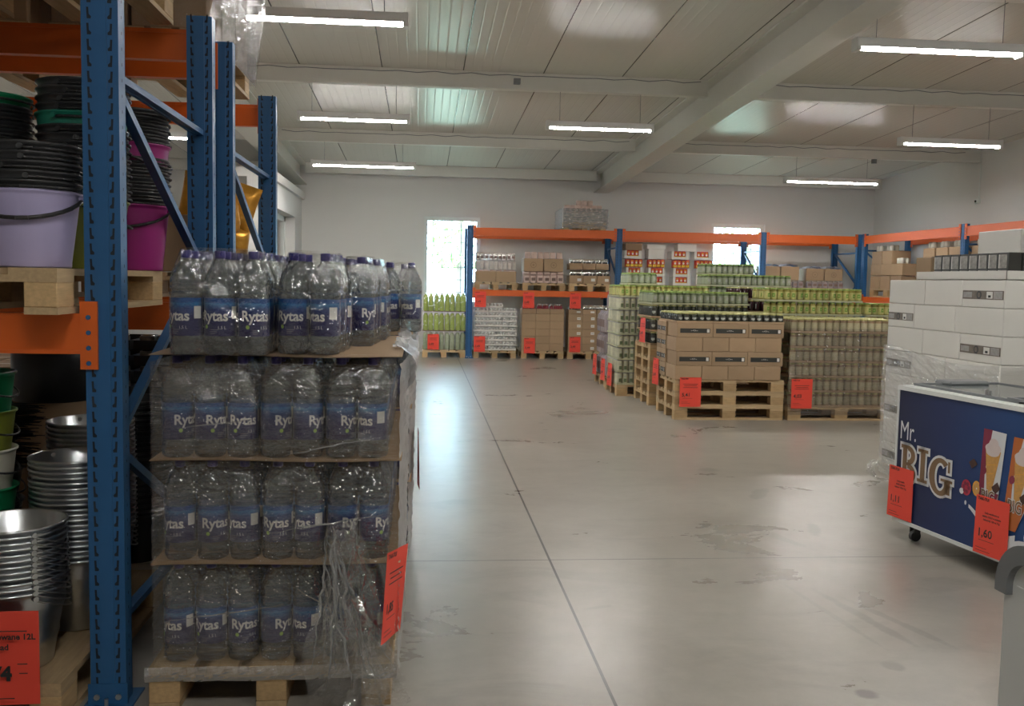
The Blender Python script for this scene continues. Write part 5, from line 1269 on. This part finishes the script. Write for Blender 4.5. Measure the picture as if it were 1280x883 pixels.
# ------------------------------------------------------------------ high loads on the near rack
ZH = 2.592
for i, x in enumerate((-1.95, -2.85, -3.75)):
    pallet(x, 3.40, ZH, 'high pallet over the bucket bay, %s from the aisle' % CNT[i], long_x=False)
    pallet(x+.02, 5.22, ZH, 'high pallet over the rear bay, %s from the aisle' % CNT[i], long_x=False)
    for j in range(3):
        for k in range(2):
            cart('H', dict(w=.38, d=.38, h=.40, mt='card2'), x+.20+.4*k, 3.60+.4*j, ZH+.146, 0, 'dark carton on a high pallet, %s from the aisle, %s back, %s half' % (CNT[i], CNT[j], ['left', 'right'][k]), 'high cartons over the bucket bay')
            cart('H2', dict(w=.38, d=.38, h=.40, mt='card'), x+.22+.4*k, 5.42+.4*j, ZH+.146, 0, 'brown wrapped carton over the rear bay, %s from the aisle, %s back, %s half' % (CNT[i], CNT[j], ['left', 'right'][k]), 'high cartons over the rear bay')
            if i == 0: cart('H2', None, x+.22+.4*k, 5.42+.4*j, ZH+.548, 0, 'upper brown wrapped carton over the rear bay, %s back, %s half' % (CNT[j], ['left', 'right'][k]), 'high cartons over the rear bay')
hf = thing('stretch_film', 'crumpled film bulging round the high load beside the nearest lamp', 'stretch film')
def bulge(u, v, side):
    w_ = .03+.07*math.sin(PI*min(1, v*.9))+.035*nz(u*6, v*7, side)+.02*abs(nz(u*15, v*22, side+4)); return w_
z0, z1 = ZH+.10, ZH+.98
MB().grid(lambda u, v: (-1.115+bulge(u, v, 1)*(.15+v), 5.16+1.34*u, z0+(z1-z0)*v), 44, 50, 'film_high').build('side_sheet', hf)
MB().grid(lambda u, v: (-1.95+.85*u, 5.19-bulge(u, v, 2)*.6, z0+(z1-z0)*v), 44, 50, 'film_high').build('front_sheet', hf)
MB().grid(lambda u, v: (-1.95+.85*u, 6.47+bulge(u, v, 3)*.6, z0+(z1-z0)*v), 30, 40, 'film_high').build('rear_sheet', hf)
MB().grid(lambda u, v: (-1.11+bulge(u, v, 6)*(.1+.9*v), 5.14+1.40*u, z0+(z1-z0)*v), 40, 46, 'film_high').build('side_sheet', hf)
for j in range(3):
    for k in range(4):
        cart('H', None, -2.60+.4*(k % 2)*1.0-.0+.02, 5.40+.4*j, (.146 if k < 2 else .548), 0, 'dark carton on the rear bay floor, %s back, %s layer, %s half' % (CNT[j], ORD[k//2], ['left', 'right'][k % 2]), 'dark cartons on the rear bay floor')
pallet(-2.80, 5.18, 0, 'floor pallet of dark cartons in the rear bay', long_x=False)
# rear bay shelf: golden bags and brown boxes
pallet(-1.95, 5.16, Z1, 'shelf pallet of golden bags in the rear bay', long_x=False)
cart('GB', dict(w=.36, d=.36, h=.30), -1.32, 5.36, ZB+.001, 0, 'brown carton next to the golden bags on the rear shelf', None)
cart('GB', None, -1.33, 4.0, 0, 0, 'x', None).location = (-1.72, 5.36, ZB+.001)
bpy.data.objects[-1] if 0 else None
for o in COL.objects:
    if o.get('label') == 'x' and o.name.startswith('carton') and abs(o.location.x+1.72) < .001: o['label'] = 'brown carton farther left on the rear shelf'
def chip_bag():
    mb = MB()
    def f(u, v, s):
        e = min(1, 6*min(u, 1-u, ))*min(1, 5*min(v, 1-v)); return ((u-.5)*.22*(1-.05*math.sin(v*PI)), s*.045*(e**.6)+.006*nz(u*14, v*14, 3+s), v*.30)
    mb.grid(lambda u, v: f(u, v, -1), 14, 18, 'gold', True); mb.grid(lambda u, v: f(1-u, v, 1), 14, 18, 'gold', True); return mb.mesh('chip_bag')
cb_ = chip_bag()
for i, (x, y, z, a, b) in enumerate(((-1.36, 5.80, ZB+.01, .1, .3), (-1.24, 6.00, ZB+.01, -.1, .9), (-1.40, 6.08, ZB+.01, .15, -.4), (-1.22, 6.22, ZB+.01, .1, .5), (-1.25, 5.86, ZB+.25, .25, .2), (-1.20, 6.10, ZB+.24, -.2, 1.1), (-1.21, 6.24, ZB+.28, .3, .2), (-1.38, 5.95, ZB+.30, .2, -.2))):
    tag(ob('chip_bag', cb_, None, (x, y, z), (0, a, b)), 'golden crinkled snack bag on the rear shelf, %s of the heap' % CNT[i], 'snack bag', 'golden snack bags')
# dark crates on the floor behind the post (trays with foil)
M['crate'] = mat('dark_crate', (.03, .028, .026), .35, var=.3)
cr = thing('bottle_tray', 'x', 'tray'); open_tray(.38, .55, .05, 'crate').build('tray', cr)
mb = MB()
for i in range(4): mb.lathe([(.034, .05), (.034, .055), (.010, .058)], 'foil', 12, Matrix.Translation((-.14+.09*i, -.20, .02)))
for i in range(4): mb.lathe([(.040, .006), (.040, .066), (.034, .072)], 'print', 12, Matrix.Translation((-.14+.09*i, -.20, 0)))
mb.build('jar', cr); CRP = Proto(cr)
pallet(-1.95, 5.16, 0, 'dark floor pallet in the rear bay', long_x=False)
for r_ in range(24): CRP.put((-1.33-.40*(r_//12), 5.48, .146+.082*(r_ % 12)), 0, 'dark tray of foil topped jars, rear bay floor, %s stack, %s tier' % (['aisle', 'inner'][r_//12], ORD[r_ % 12]), 'tray', 'dark trays in the rear bay')

# ------------------------------------------------------------------ ceiling and wall fittings, outside
cd = MB().cyl((7.47, 15.4, zc(15.4)-.27), (7.47, 15.4, zc(15.4)-.20), .045, 'grey_plastic', 14).build('smoke_detector'); tag(cd, 'small dark round detector under the purlin near the right corner', 'detector')
sn = thing('wall_sensor', 'small white motion sensor high on the right wall', 'sensor', None, (XR, 15.35, 2.93))
MB().cbox(-.06, 0, -.06, .06, -.04, .04, .01, 'white').build('sensor_body', sn); MB().cyl((-.06, 0, 0), (-.075, 0, 0), .02, 'black', 10).build('lens', sn); MB().box(-.01, 0, -.01, .01, .04, .75, 'white').build('cable_duct', sn)
sb = MB().cbox(XR-.05, XR, 18.9, 19.0, 2.42, 2.54, .01, 'white').build('alarm_box'); tag(sb, 'tiny white box in the far right corner above the rack', 'alarm box')
# ground and trees outside
M['lawn'] = mat('outdoor_ground', (.30, .34, .20), .9, var=.2, scale=2)
struct(MB().box(-12, 20, YB+.4, 60, -.35, -.15, 'lawn').build('ground'))
M['leaf'] = mat('tree_leaf', (.20, .34, .08), .6, var=.3, scale=3)
M['bark'] = mat('tree_bark', (.16, .12, .09), .8)
def tree(x, y, h, lab, seed):
    rr = random.Random(seed); t = thing('garden_tree', lab, 'tree', None, (x, y, -.15))
    MB().cyl((0, 0, 0), (.1, 0, h*.5), .12, 'bark', 10, .08).cyl((.1, 0, h*.5), (-.1, .1, h*.9), .08, 'bark', 8, .02).build('trunk', t)
    mb = MB(); vs = []; fs = []
    for i in range(1100):
        a = rr.uniform(0, 2*PI); r_ = (rr.random()**.5)*h*.28; z = h*(.35+.65*rr.random()); r_ *= math.sin(max(.05, min(1, (z/h-.3)/.7))*PI)**.6
        c = Vector((r_*math.cos(a), r_*math.sin(a), z)); d = Vector((rr.gauss(0, 1), rr.gauss(0, 1), rr.gauss(0, 1))).normalized()*.10; e = d.orthogonal().normalized()*.05
        b = len(vs); vs += [c-d, c+e, c+d, c-e]; fs.append((b, b+1, b+2, b+3))
    mb.add(vs, fs, 'leaf'); mb.build('foliage', t)
tree(1.0, 27, 5.5, 'leafy green tree outside the far left window', 3); tree(10.4, 30, 6.0, 'leafy green tree outside the far right window', 4)
